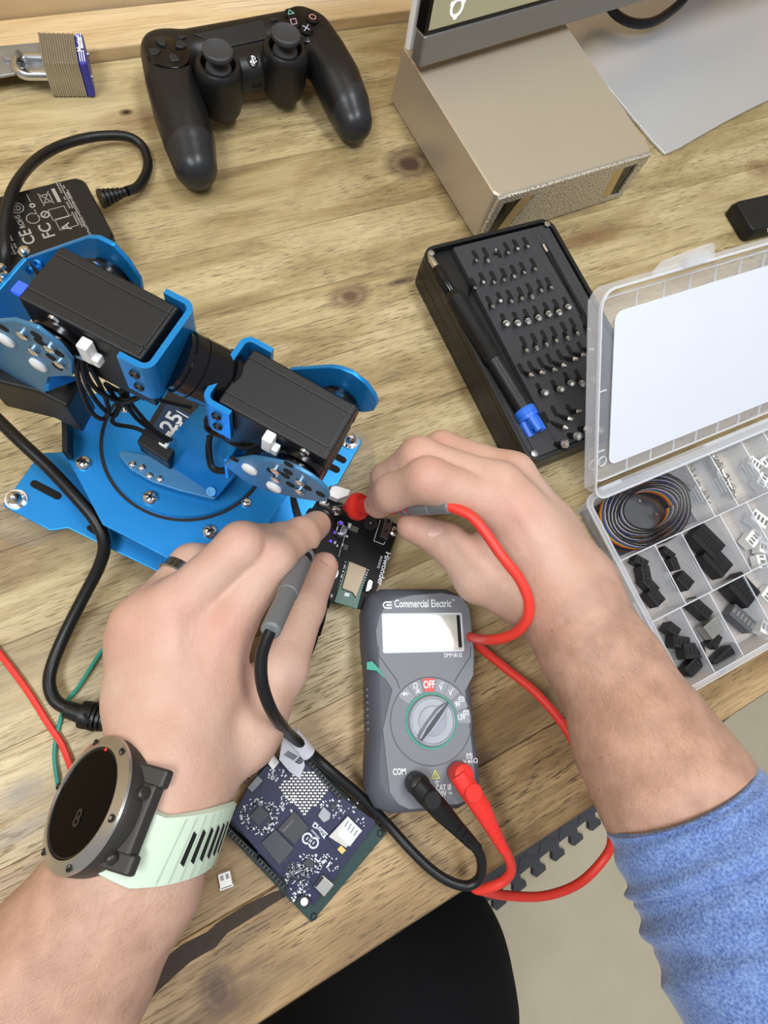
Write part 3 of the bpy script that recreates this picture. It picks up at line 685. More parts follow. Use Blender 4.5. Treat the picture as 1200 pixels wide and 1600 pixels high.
for k in range(1, 9):
    for y0, y1 in ((.007, .0165), (LD-.017, LD-.007)): mb.box((.012+k*.0215, (y0+y1)/2, .001), (.0005, y1-y0, .0012))
for y in (.030, .072): mb.box((.0095, y, .001), (.007, .0005, .0012))
obj('lid_edges', mb, edge_m, org)
mb = MB(); mb.X = Rot
for x in (.0035, .0115): mb.ring(circ(.0036, 18, x, .022), circ(.0031, 18, x, .022), .0008, .0018)
obj('moulded_rings', mb, edge_m, org)
sheet = mat('white_sheet', '#e6eaf2', .3, var=.03, vscale=25, coat=.3)
mb = MB(); mb.X = Rot; mb.prism(rrect(LW-.036, LD-.034, .006, 5, LW/2-.002+.001, LD/2), .0012, .0018); obj('lid_sheet', mb, sheet, org, label='bluish white protective sheet on the lid')
mb = MB(); mb.X = Rot; mb.prism([(.035, LD-.001), (.085, LD-.001), (.083, LD+.009), (.077, LD+.0095), (.043, LD+.007), (.037, LD+.003)], .0085, .0105); mb.box((.066, LD+.0035, .0125), (.017, .006, .005))
obj('lid_latch', mb, frost, org, bevel=.0005)
mb = MB(); mb.X = None
for x0, x1 in ((.012, .030), (.110, .190)): mb.cyl((x0, OD+.0035, OH), (x1, OD+.0035, OH), .0018, n=10)
obj('hinge', mb, edge_m, org)
# front latch lugs on the left wall
mb = MB(); mb.box((-.0035, OD*.38, OH-.008), (.003, .022, .012)); obj('side_tab', mb, frost, org, bevel=.001)
# contents: ribbon cable coil
rib_cols = ['#6b4630', '#b8402c', '#d9772e', '#d7b53a', '#3f7d4c', '#3a4f9c', '#6a4fa0', '#8f8a92', '#d9d6d2', '#1d1c1e']
def oval(cx, cy, rx, ry, ang, a0, a1, n):
    c, s_ = math.cos(ang), math.sin(ang)
    return [(cx+rx*math.cos(a)*c-ry*math.sin(a)*s_, cy+rx*math.cos(a)*s_+ry*math.sin(a)*c) for a in [a0+(a1-a0)*k/n for k in range(n+1)]]
bag = mat('silver_film', '#8d8d90', .16, .9, var=.1, bump=.5, bscale=60)
mb = MB(); bx0, bx1, by0, by1 = .003, cA[0]-.002, r1+.002, OD-.004; vs = []; n_ = 12
for j in range(n_+1):
    for i in range(n_+1): vs.append(MO @ Vector((bx0+(bx1-bx0)*i/n_, by0+(by1-by0)*j/n_, .0030+.0003*math.sin(i*1.7+j*.6)+.0003*math.cos(j*1.3-i*.4))))
vs += [v-Vector((0, 0, .0003)) for v in vs]; b = (n_+1)**2; q_ = n_+1
mb.add(vs, [(j*q_+i, j*q_+i+1, (j+1)*q_+i+1, (j+1)*q_+i) for j in range(n_) for i in range(n_)] + [(b+j*q_+i, b+(j+1)*q_+i, b+(j+1)*q_+i+1, b+j*q_+i+1) for j in range(n_) for i in range(n_)])
single('silver_pouch', mb, bag, 'crinkled silver film pouch lying under the coiled ribbon cable', 'pouch')
cc = lo_(1012, 797, 12); t = thing('ribbon_cable', 'coiled rainbow ribbon cable in the left corner compartment of the clear organizer', 'cable', MO @ Matrix.Translation((cc.x, cc.y, .0038)))
rxo = (lo_(1085, 790, 12)-lo_(935, 800, 12)).length/2; ryo = (lo_(1010, 745, 12)-lo_(1005, 850, 12)).length/2
for k, h in enumerate(rib_cols):
    mb = MB(); pts = []
    for turn in range(6):
        sc = 1-.075*turn if turn < 4 else .72-.10*(turn-4)
        for i in range(28):
            a = 2*math.pi*i/28; s2 = sc - .075*i/28
            off = .0016*math.sin(a*1.0+turn)
            pts.append(Vector(((rxo*s2-.0012)*math.cos(a)+off*.4, (ryo*s2-.001)*math.sin(a)+off, .0012+.0011*k+.0004*turn*math.sin(a+1))))
    mb.tube(pts, .00065, 5); obj('strand', mb, mat('ribbon_%d' % k, h, .4, var=.05), t)
# contents: connectors and pins, each compartment
blk = mat('connector_black', '#151517', .45, var=.2); clrw = mat('connector_white', '#e9e9e6', .45, var=.03); pinm = mat('tinned_pin', '#b9b7b0', .3, .9, var=.1); greyc = mat('connector_grey', '#55575c', .45)
def comp(cs, k): return cs[k]
def header_piece(name, label, px, py, z, L, Wd, Ht, rz, m_, group, np_=4, tilt=0):
    c = lo_(px, py, z); M = MO @ Matrix.Translation((c.x, c.y, z/1000)) @ Matrix.Rotation(rz, 4, 'Z') @ Matrix.Rotation(tilt, 4, 'X')
    t = thing(name, label, 'connector', M, group)
    mb = MB(); mb.box((0, 0, Ht/2), (L, Wd, Ht)); n = np_
    obj('housing', mb, m_, t, bevel=.0003, seg=1)
    mb = MB()
    for i in range(n): mb.box((-L/2+(i+.5)*L/n, 0, Ht), (L/n*.55, Wd*.45, .0008))
    obj('sockets', mb, pinm if m_ is not blk else mat('socket_dark', '#050506', .6), t)
    return t
def orow(spec, where, group, m_, word):
    for k, (px, py, z, L, Wd, Ht, rz) in enumerate(spec):
        header_piece('pin_connector', '%s %s connector from the back in the %s of the clear organizer' % (ORD[k], word, where), px, py, z, L*1.15/1000, Wd*1.15/1000, Ht*1.15/1000, math.radians(rz), m_, group, max(2, int(L/2.5)))
G1 = 'black connectors in the organizer'
orow([(992, 880, 5, 9, 5, 7, -50), (998, 900, 4, 10, 6, 8, 70), (1006, 916, 5, 11, 6, 7, -70), (1013, 935, 4, 10, 8, 8, -75)], 'leftmost middle compartment', G1, blk, 'black')
orow([(1036, 866, 4, 9, 4, 6, -60), (1044, 884, 4, 8, 5, 7, 80), (1058, 910, 4, 10, 8, 8, -68)], 'second middle compartment', G1, blk, 'black')
orow([(1092, 850, 5, 20, 14, 9, -70), (1106, 880, 4, 18, 13, 9, -72)], 'third middle compartment', G1, blk, 'black')
orow([(1040, 985, 5, 8, 6, 8, -60), (1052, 1005, 4, 11, 7, 8, -30), (1072, 1018, 6, 14, 9, 8, -20), (1075, 1040, 4, 15, 7, 7, 15)], 'leftmost front compartment', G1, blk, 'black')
orow([(1083, 953, 5, 14, 7, 8, -65), (1108, 1002, 4, 9, 6, 6, 30), (1122, 1028, 4, 20, 8, 8, 12)], 'second front compartment', G1, blk, 'black')
orow([(1145, 925, 6, 17, 15, 10, -72)], 'third front compartment', G1, blk, 'large black')
orow([(1148, 968, 4, 17, 9, 7, -65)], 'third front compartment', 'grey connectors in the organizer', greyc, 'grey')
orow([(1106, 980, 6, 15, 9, 7, 12)], 'second front compartment', 'bright metal connectors in the organizer', pinm, 'bright metal')
orow([(1175, 815, 4, 12, 9, 7, -60), (1165, 845, 4, 11, 8, 7, 20), (1185, 860, 4, 10, 8, 7, -40), (1180, 880, 4, 9, 7, 6, 70)], 'fourth middle compartment', 'white connectors in the organizer', clrw, 'white')
orow([(1168, 730, 4, 10, 8, 7, -60), (1180, 755, 4, 10, 7, 7, 30), (1188, 725, 4, 9, 7, 6, 10)], 'back right compartment', 'white connectors in the organizer', clrw, 'white')
orow([(1190, 930, 4, 10, 7, 6, 20), (1188, 985, 4, 11, 8, 7, -50)], 'rightmost front compartment', 'white connectors in the organizer', clrw, 'white')
rp = random.Random(11)
def pins(px0, px1, n, label):
    mb = MB()
    for _ in range(n):
        f_ = rp.random(); x = px0[0]+(px1[0]-px0[0])*f_+rp.uniform(-7, 7); y = px0[1]+(px1[1]-px0[1])*f_+rp.uniform(-4, 4)
        c = MO @ (lambda q: Vector((q.x, q.y, .0035+rp.random()*.004)))(lo_(x, y, 5)); a = rp.uniform(0, 3.14)
        d = Vector((math.cos(a), math.sin(a), rp.uniform(-.2, .2)))*rp.uniform(.002, .0045); mb.tube([c-d, c+d*.3, c+d+Vector((0, 0, .0006))], [.0004, .0005, .0007], 4)
    o = single('crimp_pins', mb, pinm, label, 'pins', kind='stuff'); return o
pins((1072, 735), (1098, 785), 70, 'loose shiny crimp pins in the second back compartment of the organizer')
pins((1110, 715), (1142, 775), 130, 'line of shiny crimp pins in the third back compartment of the organizer')
# ---------------------------------------------------------------- game controller
S = lambda px, py, z: tuple(P(px, py, z))
lo = np.array([P(215, 300, 0).x-.01, .325, TZ-.001]); hi = np.array([.255, .475, TZ+.062])
G, AX = grid(lo, hi, .0013)
def sc(*a): return [(np.array(S(*q[:3])), q[3]/1000) for q in a]
gl = chain_df(G, sc((256, 88, 30, 16), (268, 130, 27.5, 18), (283, 180, 23.5, 19), (297, 226, 19.5, 18), (305, 260, 17, 15.5)))
gr = chain_df(G, sc((490, 58, 30, 16), (508, 90, 28, 17.5), (526, 125, 24.5, 18.5), (543, 165, 19.5, 17.5), (552, 190, 17, 15)))
bd = chain_df(G, sc((285, 86, 28, 14.5), (390, 66, 28, 14.5), (470, 50, 28, 14.5)))
b2 = chain_df(G, sc((345, 118, 23, 13.5), (400, 108, 23, 14), (452, 96, 23, 13.5)))
F_ = smin(smin(smin(bd, b2, .008), gl, .010), gr, .010)
F_ = -smin(-F_, -(G[2]-(TZ+.0425)+0*F_), .004)
V, Q = nets(F_, AX, 5)
pad = thing('game_controller', 'black wireless game controller with two grey thumbsticks lying at the back of the bench', 'game controller', Matrix.Translation(P(400, 120, 0)))
shell = mat('controller_shell', '#171718', .38, var=.12, bump=.06, bscale=2500); gripm = mat('controller_grip', '#27282b', .33, var=.1, bump=.05, bscale=2500)
from mathutils.bvhtree import BVHTree
bvh_pad = BVHTree.FromPolygons(V.tolist(), Q.tolist())
def hit(bvh, px, py):
    o = Vector((0, 0, TZ+H)); d = (P(px, py, 0)-o).normalized(); r = bvh.ray_cast(o, d); return (r[0], r[1]) if r[0] else (P(px, py, 30), Vector((0, 0, 1)))
cen = V[Q].mean(1)
def beyond(a, b, tip):
    a, b, tip = np.array(P(*a)), np.array(P(*b)), np.array(P(*tip)); n = np.cross(b-a, [0, 0, 1.0]); n /= np.linalg.norm(n); s_ = np.sign((tip-a) @ n); return ((cen-a) @ n)*s_ > 0
mL = beyond((262, 230, 22), (337, 221, 22), (305, 280, 18)) & (cen[:, 0] < P(380, 200, 20).x)
mR = beyond((505, 184, 22), (570, 146, 22), (552, 210, 18)) & (cen[:, 0] > P(430, 150, 20).x)
def sub_net(name, mask, m_, parent, label=None, grow=0):
    q = Q[mask]; u, inv = np.unique(q, return_inverse=True); return net_obj(name, V[u], inv.reshape(q.shape), m_, parent, label)
sub_net('body', ~(mL | mR), shell, pad); sub_net('grip', mL, gripm, pad, 'satin end of the left grip'); sub_net('grip', mR, gripm, pad, 'satin end of the right grip')
sg = mat('stick_rubber', '#3b3b3e', .6, var=.1); btn = mat('controller_button', '#26272a', .4)
def stick(cap, ring_, front, word):
    base = P(*ring_, 46); up = Vector((0, 0, 1))
    mb = MB(); z0 = TZ+.012; c0 = Vector((base.x, base.y, z0)); mb.lathe([(.0150, 0), (.0172, .010), (.0170, .028), (.0160, .0325), (.0145, .0340), (.0122, .0340), (.0114, .0315), (.0104, .027)], c0, up, 32); obj('stick_socket', mb, shell, pad, world=True)
    b1 = c0+up*.0275
    mb = MB(); mb.lathe([(.0095, 0), (.0088, .004), (.0045, .006), (.0045, .013)], b1, up, 24); st_ = obj('thumbstick_neck', mb, sg, pad, world=True)
    mb = MB(); mb.lathe([(.0045, .011), (.0102, .0125), (.0108, .0140), (.0104, .0158), (.0092, .0166), (.0082, .0160), (.0, .0158)], b1, up, 32); obj('thumbstick_cap', mb, sg, pad, world=True, label='%s grey rubber thumbstick cap' % word)
stick((333, 76), (341, 98), None, 'left'); stick((440, 52), (446, 72), None, 'right')
def hitM(px, py, px2, py2, lift=0.0):
    p, n = hit(bvh_pad, px, py); q, _ = hit(bvh_pad, px2, py2); X = (q-p).normalized(); return axes(p+n*lift, X, n)
for q_ in ((262, 81), (472, 38)):
    M = hitM(q_[0], q_[1], q_[0]+12, q_[1]-3); mb = MB(); mb.X = wm(pad).inverted() @ M; mb.lathe([(.0150, -.002), (.0150, .0002), (.0145, .0005), (0, .0005)], n=36); obj('button_field', mb, blackg, pad)
for (x, y, x2, y2) in ((253, 69, 262, 79), (281, 73, 268, 79), (243, 84, 258, 82), (271, 93, 266, 84)):
    M = hitM(x, y, x2, y2); c = wm(pad).inverted() @ M; mb = MB(); mb.X = c
    pl = [(-.0042, -.0034), (.0012, -.0034), (.0046, 0), (.0012, .0034), (-.0042, .0034)]; mb.prism(pl, -.001, .0022, [(a*.88, b*.88) for a, b in pl]); obj('direction_button', mb, btn, pad, bevel=.0006)
for (x, y, k) in ((454, 25, 'triangle'), (488, 32, 'circle'), (479, 48, 'cross'), (459, 38, 'square')):
    M = hitM(x, y, x+10, y-2); c = wm(pad).inverted() @ M; mb = MB(); mb.X = c; mb.lathe([(.0052, -.001), (.0052, .0016), (.0047, .0023), (0, .0024)], n=20); b_ = obj('face_button', mb, blackg, pad, label='round button with a %s' % k)
    mb = MB(); mb.X = c; t_ = .00045; z = .0026
    def seg(a, b_, c_=t_): mb.tube([(a[0], a[1], z), (b_[0], b_[1], z)], c_*.8, 4)
    if k == 'triangle':
        q = [(0, .0026), (-.0024, -.0015), (.0024, -.0015)]; [seg(q[i], q[(i+1) % 3]) for i in range(3)]
    elif k == 'circle': mb.ring(circ(.0027, 20), circ(.0020, 20), z-.0001, z+.0002)
    elif k == 'cross': seg((-.0022, -.0022), (.0022, .0022)); seg((-.0022, .0022), (.0022, -.0022))
    else:
        q = [(-.002, -.002), (.002, -.002), (.002, .002), (-.002, .002)]; [seg(q[i], q[(i+1) % 4]) for i in range(4)]
    obj('symbol', mb, {'triangle': mat('sym_green', '#7fb8a8', .5), 'circle': mat('sym_red', '#c98f88', .5), 'cross': mat('sym_blue', '#c7d0e4', .5), 'square': mat('sym_pink', '#c9a0bb', .5)}[k], b_)
# touch pad, home button with its emblem, port
q = [hit(bvh_pad, x, y)[0] for x, y in ((300, 55), (412, 31), (418, 62), (357, 75))]
n_ = (q[1]-q[0]).cross(q[3]-q[0]).normalized(); n_ = n_ if n_.z > 0 else -n_
mb = MB(); mb.plate([p-n_*.001 for p in q], n_, .0022); obj('touchpad', mb, mat('touchpad', '#1a1a1b', .5, bump=.1, bscale=4000), pad, bevel=.0008, world=True)
M = hitM(395, 95, 405, 93); c = wm(pad).inverted() @ M
mb = MB(); mb.X = c; mb.lathe([(.0042, -.002), (.0042, .0004), (.0036, .0006), (0, .0005)], n=20); hb = obj('home_button', mb, blackg, pad)
mb = MB(); mb.X = c; mb.prism([(-.0004, -.0024), (.0006, -.0027), (.0006, .0022), (.0016, .0018), (.0018, .0004), (.0010, .0002), (.0012, -.0002), (.0024, .0002), (.0024, .0018), (.0014, .0028), (-.0004, .0032)], .0005, .0009)
mb.prism([(-.0008, -.0014), (-.0008, -.0006), (-.0020, -.0010), (-.0008, -.0002), (-.0010, .0004), (-.0028, -.0006), (-.0026, -.0014)], .0005, .0009); mb.prism([(.0010, -.0012), (.0024, -.0006), (.0030, -.0010), (.0012, -.0020)], .0005, .0009)
obj('emblem', mb, printw, hb)
M = hitM(402, 133, 414, 130); c = wm(pad).inverted() @ M
mb = MB(); mb.X = c; mb.prism(rrect(.0085, .0034, .0012, 3), -.001, .0004); mb.prism(rrect(.0045, .0034, .0012, 3, .0085, .0006), -.001, .0004); obj('port', mb, slot_m, pad)
for x, y in ((428, 32), (284, 60)):
    M = hitM(x, y, x+8, y-2); mb = MB(); mb.X = wm(pad).inverted() @ M; mb.prism(rrect(.006, .0026, .0012, 3), -.001, .0014); obj('option_button', mb, btn, pad, bevel=.0004)
# ---------------------------------------------------------------- power adapter
a = P(30, 297, 30); b_ = P(126, 273, 30); M = axes(Vector((b_.x, b_.y, TZ)), b_-a, (0, 0, 1))
ad_ = thing('power_adapter', 'black power adapter brick with printed approval marks, lying behind the blue robot arm', 'power adapter', M)
bd_ = (M.inverted() @ P(188, 372, 30)).y; Lb = .115
cor = lambda g: rrect(Lb-2*g, -bd_-2*g+0, .006, 4, -Lb/2+.001, bd_/2)
mb = MB(); mb.stack([(cor(.0012), 0), (cor(0), .0015), (cor(0), .0145), (cor(.0004), .015)]); obj('lower_shell', mb, black, ad_)
mb = MB(); mb.stack([(cor(.0004), .0151), (cor(0), .0156), (cor(.0002), .028), (cor(.0015), .030)]); obj('upper_shell', mb, black, ad_)
lblm = mat('label_black', '#1b1a18', .35, var=.1)
il = lambda px, py: M.inverted() @ P(px, py, 30)
mb = MB(); u = [il(5, 345), il(100, 296), il(136, 355), il(35, 400)]; x0_ = u[0].x; x1_ = il(122, 320).x
mb.box(((x0_+x1_)/2, bd_/2, .0301), (x1_-x0_, -bd_*.78, .0003)); obj('rating_label', mb, lblm, ad_)
def adt(s, px, py, h, sx=1.0, bold=.02):
    p = il(px, py); text('printed_mark', s, M @ Matrix.Translation((p.x, p.y, .0304)) @ Matrix.Rotation(math.radians(90), 4, 'Z'), h, printg, ad_, sx=sx, bold=bold)
adt('CE', 44, 371, .0068, .95); adt('FC', 74, 361, .0070, .95); adt('ROHS', 32, 347, .0032, .85)
mb = MB()
def frame_rect(mb, px, py, w, h, t=.0004):
    p = il(px, py)
    for dx, dy, a, b in ((0, h/2, w, t), (0, -h/2, w, t), (w/2, 0, t, h), (-w/2, 0, t, h)): mb.box((p.x+dx, p.y+dy, .0304), (a, b, .0002))
frame_rect(mb, 105, 348, .012, .0085); frame_rect(mb, 92, 334, .010, .0085)
p = il(27, 326); mb.ring(circ(.0042, 8, p.x, p.y), circ(.0036, 8, p.x, p.y), .0303, .0305); mb.ring(circ(.0022, 12, p.x, p.y), circ(.0016, 12, p.x, p.y), .0303, .0305); mb.box((p.x, p.y, .0304), (.0004, .005, .0002))
p = il(52, 342); mb.ring(circ(.0042, 8, p.x, p.y), circ(.0037, 8, p.x, p.y), .0303, .0305)
p = il(71, 336); mb.ring(circ(.0028, 14, p.x, p.y), circ(.0018, 14, p.x, p.y), .0303, .0305); mb.box((p.x, p.y, .0304), (.0036, .0006, .0002), rz=.7)
p = il(51, 322); mb.ring(circ(.0018, 12, p.x, p.y), circ(.0008, 12, p.x, p.y), .0303, .0305); mb.box((p.x, p.y+.006, .0304), (.0004, .006, .0002)); mb.box((p.x, p.y-.006, .0304), (.0004, .006, .0002))
p = il(72, 311)
for s_ in (-1, 1): mb.box((p.x, p.y, .0304), (.0005, .012, .0002), rz=.6*s_)
frame_rect(mb, 72, 311, .006, .006, .0005); p = il(88, 306); mb.box((p.x, p.y, .0304), (.0022, .011, .0002))
obj('approval_symbols', mb, printg, ad_)
p = il(105, 352); adt('A', 104, 355, .0055)
mb = MB()
for k, (px, py) in enumerate(((101, 310), (106, 311), (111, 313), (116, 318), (121, 330))):
    p = il(px, py); n = 26
    for i in range(n):
        if rp.random() < .8: mb.box((p.x, p.y+.013-i*.0014-.004*k*.2, .0304), (.0009, .0009, .0002))
for px in (12, 18, 24):
    p = il(px, 385)
    for i in range(18):
        if rp.random() < .8: mb.box((p.x, p.y-.006+i*.0015, .0304), (.0011, .0010, .0002))
obj('fine_print', mb, printg, ad_, kind='stuff')
ex = P(157, 311, 13); e2 = P(199, 299, 11); d = (e2-ex)
mb = MB(); prof = []
for k in range(6): prof += [(.0062-.0006*k, k*.16), (.0062-.0006*k, k*.16+.10), (.0048-.0005*k, k*.16+.10), (.0046-.0005*k, k*.16+.15)]
mb.lathe([(r, h*d.length) for r, h in prof], ex, d, 16); obj('strain_relief', mb, black, ad_, world=True)
obj('lead', wire([(198, 299, 11), (215, 292, 8), (228, 272, 5), (231, 252, 4), (222, 228, 5), (200, 214, 8), (165, 212, 10), (125, 218, 12), (85, 232, 16), (52, 254, 24), (26, 286, 36), (12, 320, 38), (6, 360, 37), (8, 400, 34), (4, 440, 20), (-20, 480, 8)], .0033, 12), black, ad_, world=True)
# ---------------------------------------------------------------- blue robot arm
blue = mat('anodised_blue', '#2289d2', .30, .5, var=.05, vscale=25, bump=.04, bscale=3000)
blued = mat('anodised_blue_dull', '#4a86b4', .42, .5, var=.05, vscale=25, bump=.04, bscale=3000)
servo_m = mat('servo_black', '#19191a', .5, var=.15, bump=.08, bscale=1200)
rubber = mat('rubber_black', '#0e0e0f', .55); chrome = mat('chrome', '#e2e2e4', .12, 1, var=.03)
whitep = mat('nylon_white', '#f2f2f0', .4, var=.02)
arm = thing('robot_arm', 'blue metal robot arm with black servos on a round turntable base, leaning over the bench', 'robot arm', Matrix.Translation(P(260, 740, 0)))
def screw(px, py, z, r=.0032, parent=None, dome=.5):
    p = P(px, py, z); mb = MB(); mb.lathe([(r, 0), (r, r*.25), (r*.85, r*.25+r*dome*.5), (r*.5, r*.25+r*dome*.85), (0, r*.25+r*dome)], p, (0, 0, 1), 16)
    s_ = obj('screw', mb, chrome, parent or arm, world=True)
    if r > .003:
        mb = MB(); h = r*.25+r*dome*.86
        for a in (.5, .5+math.pi/2): mb.box((p.x, p.y, p.z+h), (r*1.0, r*.22, r*.16), rz=a)
        obj('screw_slot', mb, dark_steel, s_, world=True)
    return s_
def pplate(name, px, z, th, m_, parent=None, bevel=.0006, label=None):
    mb = MB(); mb.plate([P(x, y, z) for x, y in px], (0, 0, -1), th); return obj(name, mb, m_, parent or arm, bevel=bevel, world=True, label=label)
LP_ = [(70, 707), (62, 708), (5, 787), (7, 792), (78, 829), (106, 825), (262, 901), (330, 908), (455, 850), (500, 775), (516, 759), (528, 757), (565, 692), (563, 684), (544, 674), (440, 640), (300, 600), (130, 640), (102, 706)]
lpw = [P(x, y, 24) for x, y in LP_]
pplate('base_plate', LP_, 24, .002, blue)
OC = [(95, 660), (132, 619), (290, 575), (430, 640), (453, 765), (412, 830), (263, 873), (160, 820), (103, 712)]
pplate('top_plate', OC, 46, .002, blue)
for (x, y) in ((112, 665), (170, 800), (270, 850), (400, 815), (440, 760), (300, 600)):
    a = P(x, y, 45); mb = MB(); mb.cyl((a.x, a.y, TZ+.022), (a.x, a.y, TZ+.0445), .003, n=6); obj('standoff', mb, rubber, arm, world=True)
# black electronics between the plates
pcs = [P(x, y, 40) for x, y in ((112, 640), (150, 790), (262, 850), (400, 810), (420, 660), (290, 600))]
mb = MB(); mb.plate(pcs, (0, 0, -1), .010); obj('bearing_housing', mb, rubber, arm, world=True)
c3 = [P(158, 691, 46), P(275, 812, 46), P(400, 760, 46)]
def circum(a, b, c):
    ax_, ay, bx_, by, cx_, cy = a.x, a.y, b.x, b.y, c.x, c.y; d = 2*(ax_*(by-cy)+bx_*(cy-ay)+cx_*(ay-by))
    ux = ((ax_**2+ay**2)*(by-cy)+(bx_**2+by**2)*(cy-ay)+(cx_**2+cy**2)*(ay-by))/d; uy = ((ax_**2+ay**2)*(cx_-bx_)+(bx_**2+by**2)*(ax_-cx_)+(cx_**2+cy**2)*(bx_-ax_))/d
    return Vector((ux, uy, TZ+.046)), math.hypot(ax_-ux, ay-uy)
tc_, tr_ = circum(*c3)
mb = MB(); mb.ring([(tc_.x+x, tc_.y+y) for x, y in circ(tr_+.0009, 72)], [(tc_.x+x, tc_.y+y) for x, y in circ(tr_-.0009, 72)], tc_.z-.001, tc_.z+.0003); obj('groove_ring', mb, rubber, arm, world=True)
mb = MB(); mb.lathe([(tr_-.0012, -.001), (tr_-.0012, .0012), (tr_-.0018, .0018), (0, .0018)], tc_, (0, 0, 1), 72); obj('turntable', mb, blue, arm, world=True)
for (x, y) in ((131, 724), (328, 831), (196, 638)): screw(x, y, 46, .0042)
screw(235, 778, 48, .0042); screw(385, 786, 46, .003)
# ears: slots, dome nuts and suction feet
def slot(p, q, z, w=.0022):
    a, b = P(*p, z), P(*q, z); mb = MB(); d = (b-a).normalized(); n = Vector((-d.y, d.x, 0))*w; pts = []
    for c0, s_ in ((b, 1), (a, -1)):
        for k in range(7):
            t = -math.pi/2+math.pi*k/6; pts.append(c0 + d*s_*math.cos(t)*w + n*s_*math.sin(t))
    mb.plate(pts, (0, 0, 1), .0003); obj('slot', mb, slot_m, arm, world=True)
slot((54, 756), (90, 775), 24); slot((69, 762), (70, 763), 24) if False else None
slot((527, 714), (536, 719), 24); slot((516, 729), (526, 734), 24); slot((140, 825), (165, 842), 24, .0015); slot((486, 800), (478, 818), 24, .0025)
clearp = clear_mat('suction_cup', '#c9c9c6', .015, .06, .3, .16)
for (nx_, ny_, r) in ((26, 781, .021), (547, 689, .021), (300, 690, .02), (330, 890, .02)):
    p = P(nx_, ny_, 24); b0 = Vector((p.x, p.y, TZ+.0003))
    mb = MB(); mb.lathe([(r, 0), (r*.99, .0012), (r*.86, .0065), (r*.62, .0105), (r*.3, .0125), (.006, .0135), (.006, .0215)], b0, (0, 0, 1), 40)
    cup = obj('suction_foot', mb, clearp, arm, world=True)
    if nx_ in (26, 547):
        mb = MB(); mb.lathe([(.0046, 0), (.0046, .0028), (.0036, .0030), (.0036, .0042), (.0030, .0062), (.0018, .0074), (0, .0079)], p, (0, 0, 1), 18); obj('dome_nut', mb, chrome, arm, world=True)
        mb = MB(); mb.lathe([(.0058, 0), (.0058, .0008)], p, (0, 0, 1), 20); obj('washer', mb, chrome, arm, world=True)
# cable loop under the base edge
obj('base_cable', wire([(190, 842, 14), (205, 858, 10), (228, 868, 9), (258, 870, 10), (290, 862, 16)], .0017, 8), rubber, arm, world=True)
for k in range(3): obj('base_cable', wire([(452+3*k, 768, 22), (460+3*k, 795, 26), (468+3*k, 818, 26), (476+4*k, 835, 22)], .0008, 6), rubber, arm, world=True)
# base servo with its printed label
lbl_dark = mat('servo_label', '#1b3a5c', .4, var=.1)
sb = [P(x, y, 66) for x, y in ((213, 690), (268, 600), (318, 630), (262, 722))]
mb = MB(); mb.plate(sb, (0, 0, -1), .013); obj('base_servo', mb, servo_m, arm, bevel=.001, world=True)
sl = [P(x, y, 66.3) for x, y in ((238, 668), (262, 628), (304, 652), (272, 702))]
mb = MB(); mb.plate(sl, (0, 0, -1), .0004); obj('servo_label', mb, lbl_dark, arm, world=True)
text('lettering', '25', axes(P(269, 660, 66.6), P(280, 640, 66.6)-P(262, 668, 66.6), (0, 0, 1)), .0082, printw, arm, bold=.03)
text('lettering', '2E', axes(P(286, 670, 66.6), P(292, 655, 66.6)-P(276, 680, 66.6), (0, 0, 1)), .0045, printw, arm, bold=.03)
mb = MB(); mb.plate([P(x, y, 66.6) for x, y in ((276, 641), (300, 655), (299, 656.5), (275, 642.5))], (0, 0, 1), .0001); obj('print_line', mb, printw, arm, world=True)
mb = MB(); mb.box(tuple(P(262, 688, 66)), (.009, .005, .004), rz=.6); obj('plug', mb, whitep, arm, bevel=.0006, world=True, label='white servo plug')
# shoulder bracket: flange on the turntable and the sloping web
pplate('bracket_flange', [(187, 703), (185, 711), (203, 733), (238, 753), (282, 767), (335, 780), (343, 772), (392, 704), (330, 690), (240, 712)], 54, .0022, blued)
for (x, y) in ((207, 726), (222, 731), (234, 744), (250, 749)): screw(x, y, 54, .0020)
def free_plate(name, pts, th, m_, bevel=.0006, label=None):
    v = [P(*p) for p in pts]; n = (v[1]-v[0]).cross(v[2]-v[0]).normalized(); n = -n if n.z > 0 else n
    mb = MB(); mb.plate(v, n, th); return obj(name, mb, m_, arm, bevel=bevel, world=True, label=label)
free_plate('bracket_web', [(240, 711, 54), (330, 612, 112), (402, 700, 112), (338, 777, 54)], .0022, blue)
free_plate('bracket_side', [(330, 612, 112), (352, 585, 112), (420, 690, 112), (402, 700, 112)], .0022, blue)
for (x, y) in ((257, 716), (330, 768)):
    mb = MB(); p = P(x, y, 58); mb.lathe([(.0026, 0), (.0026, .0008), (.0014, .0008), (.0014, .0002)], p, (-.3, -.3, .8), 14); obj('screw', mb, blued, arm, world=True)
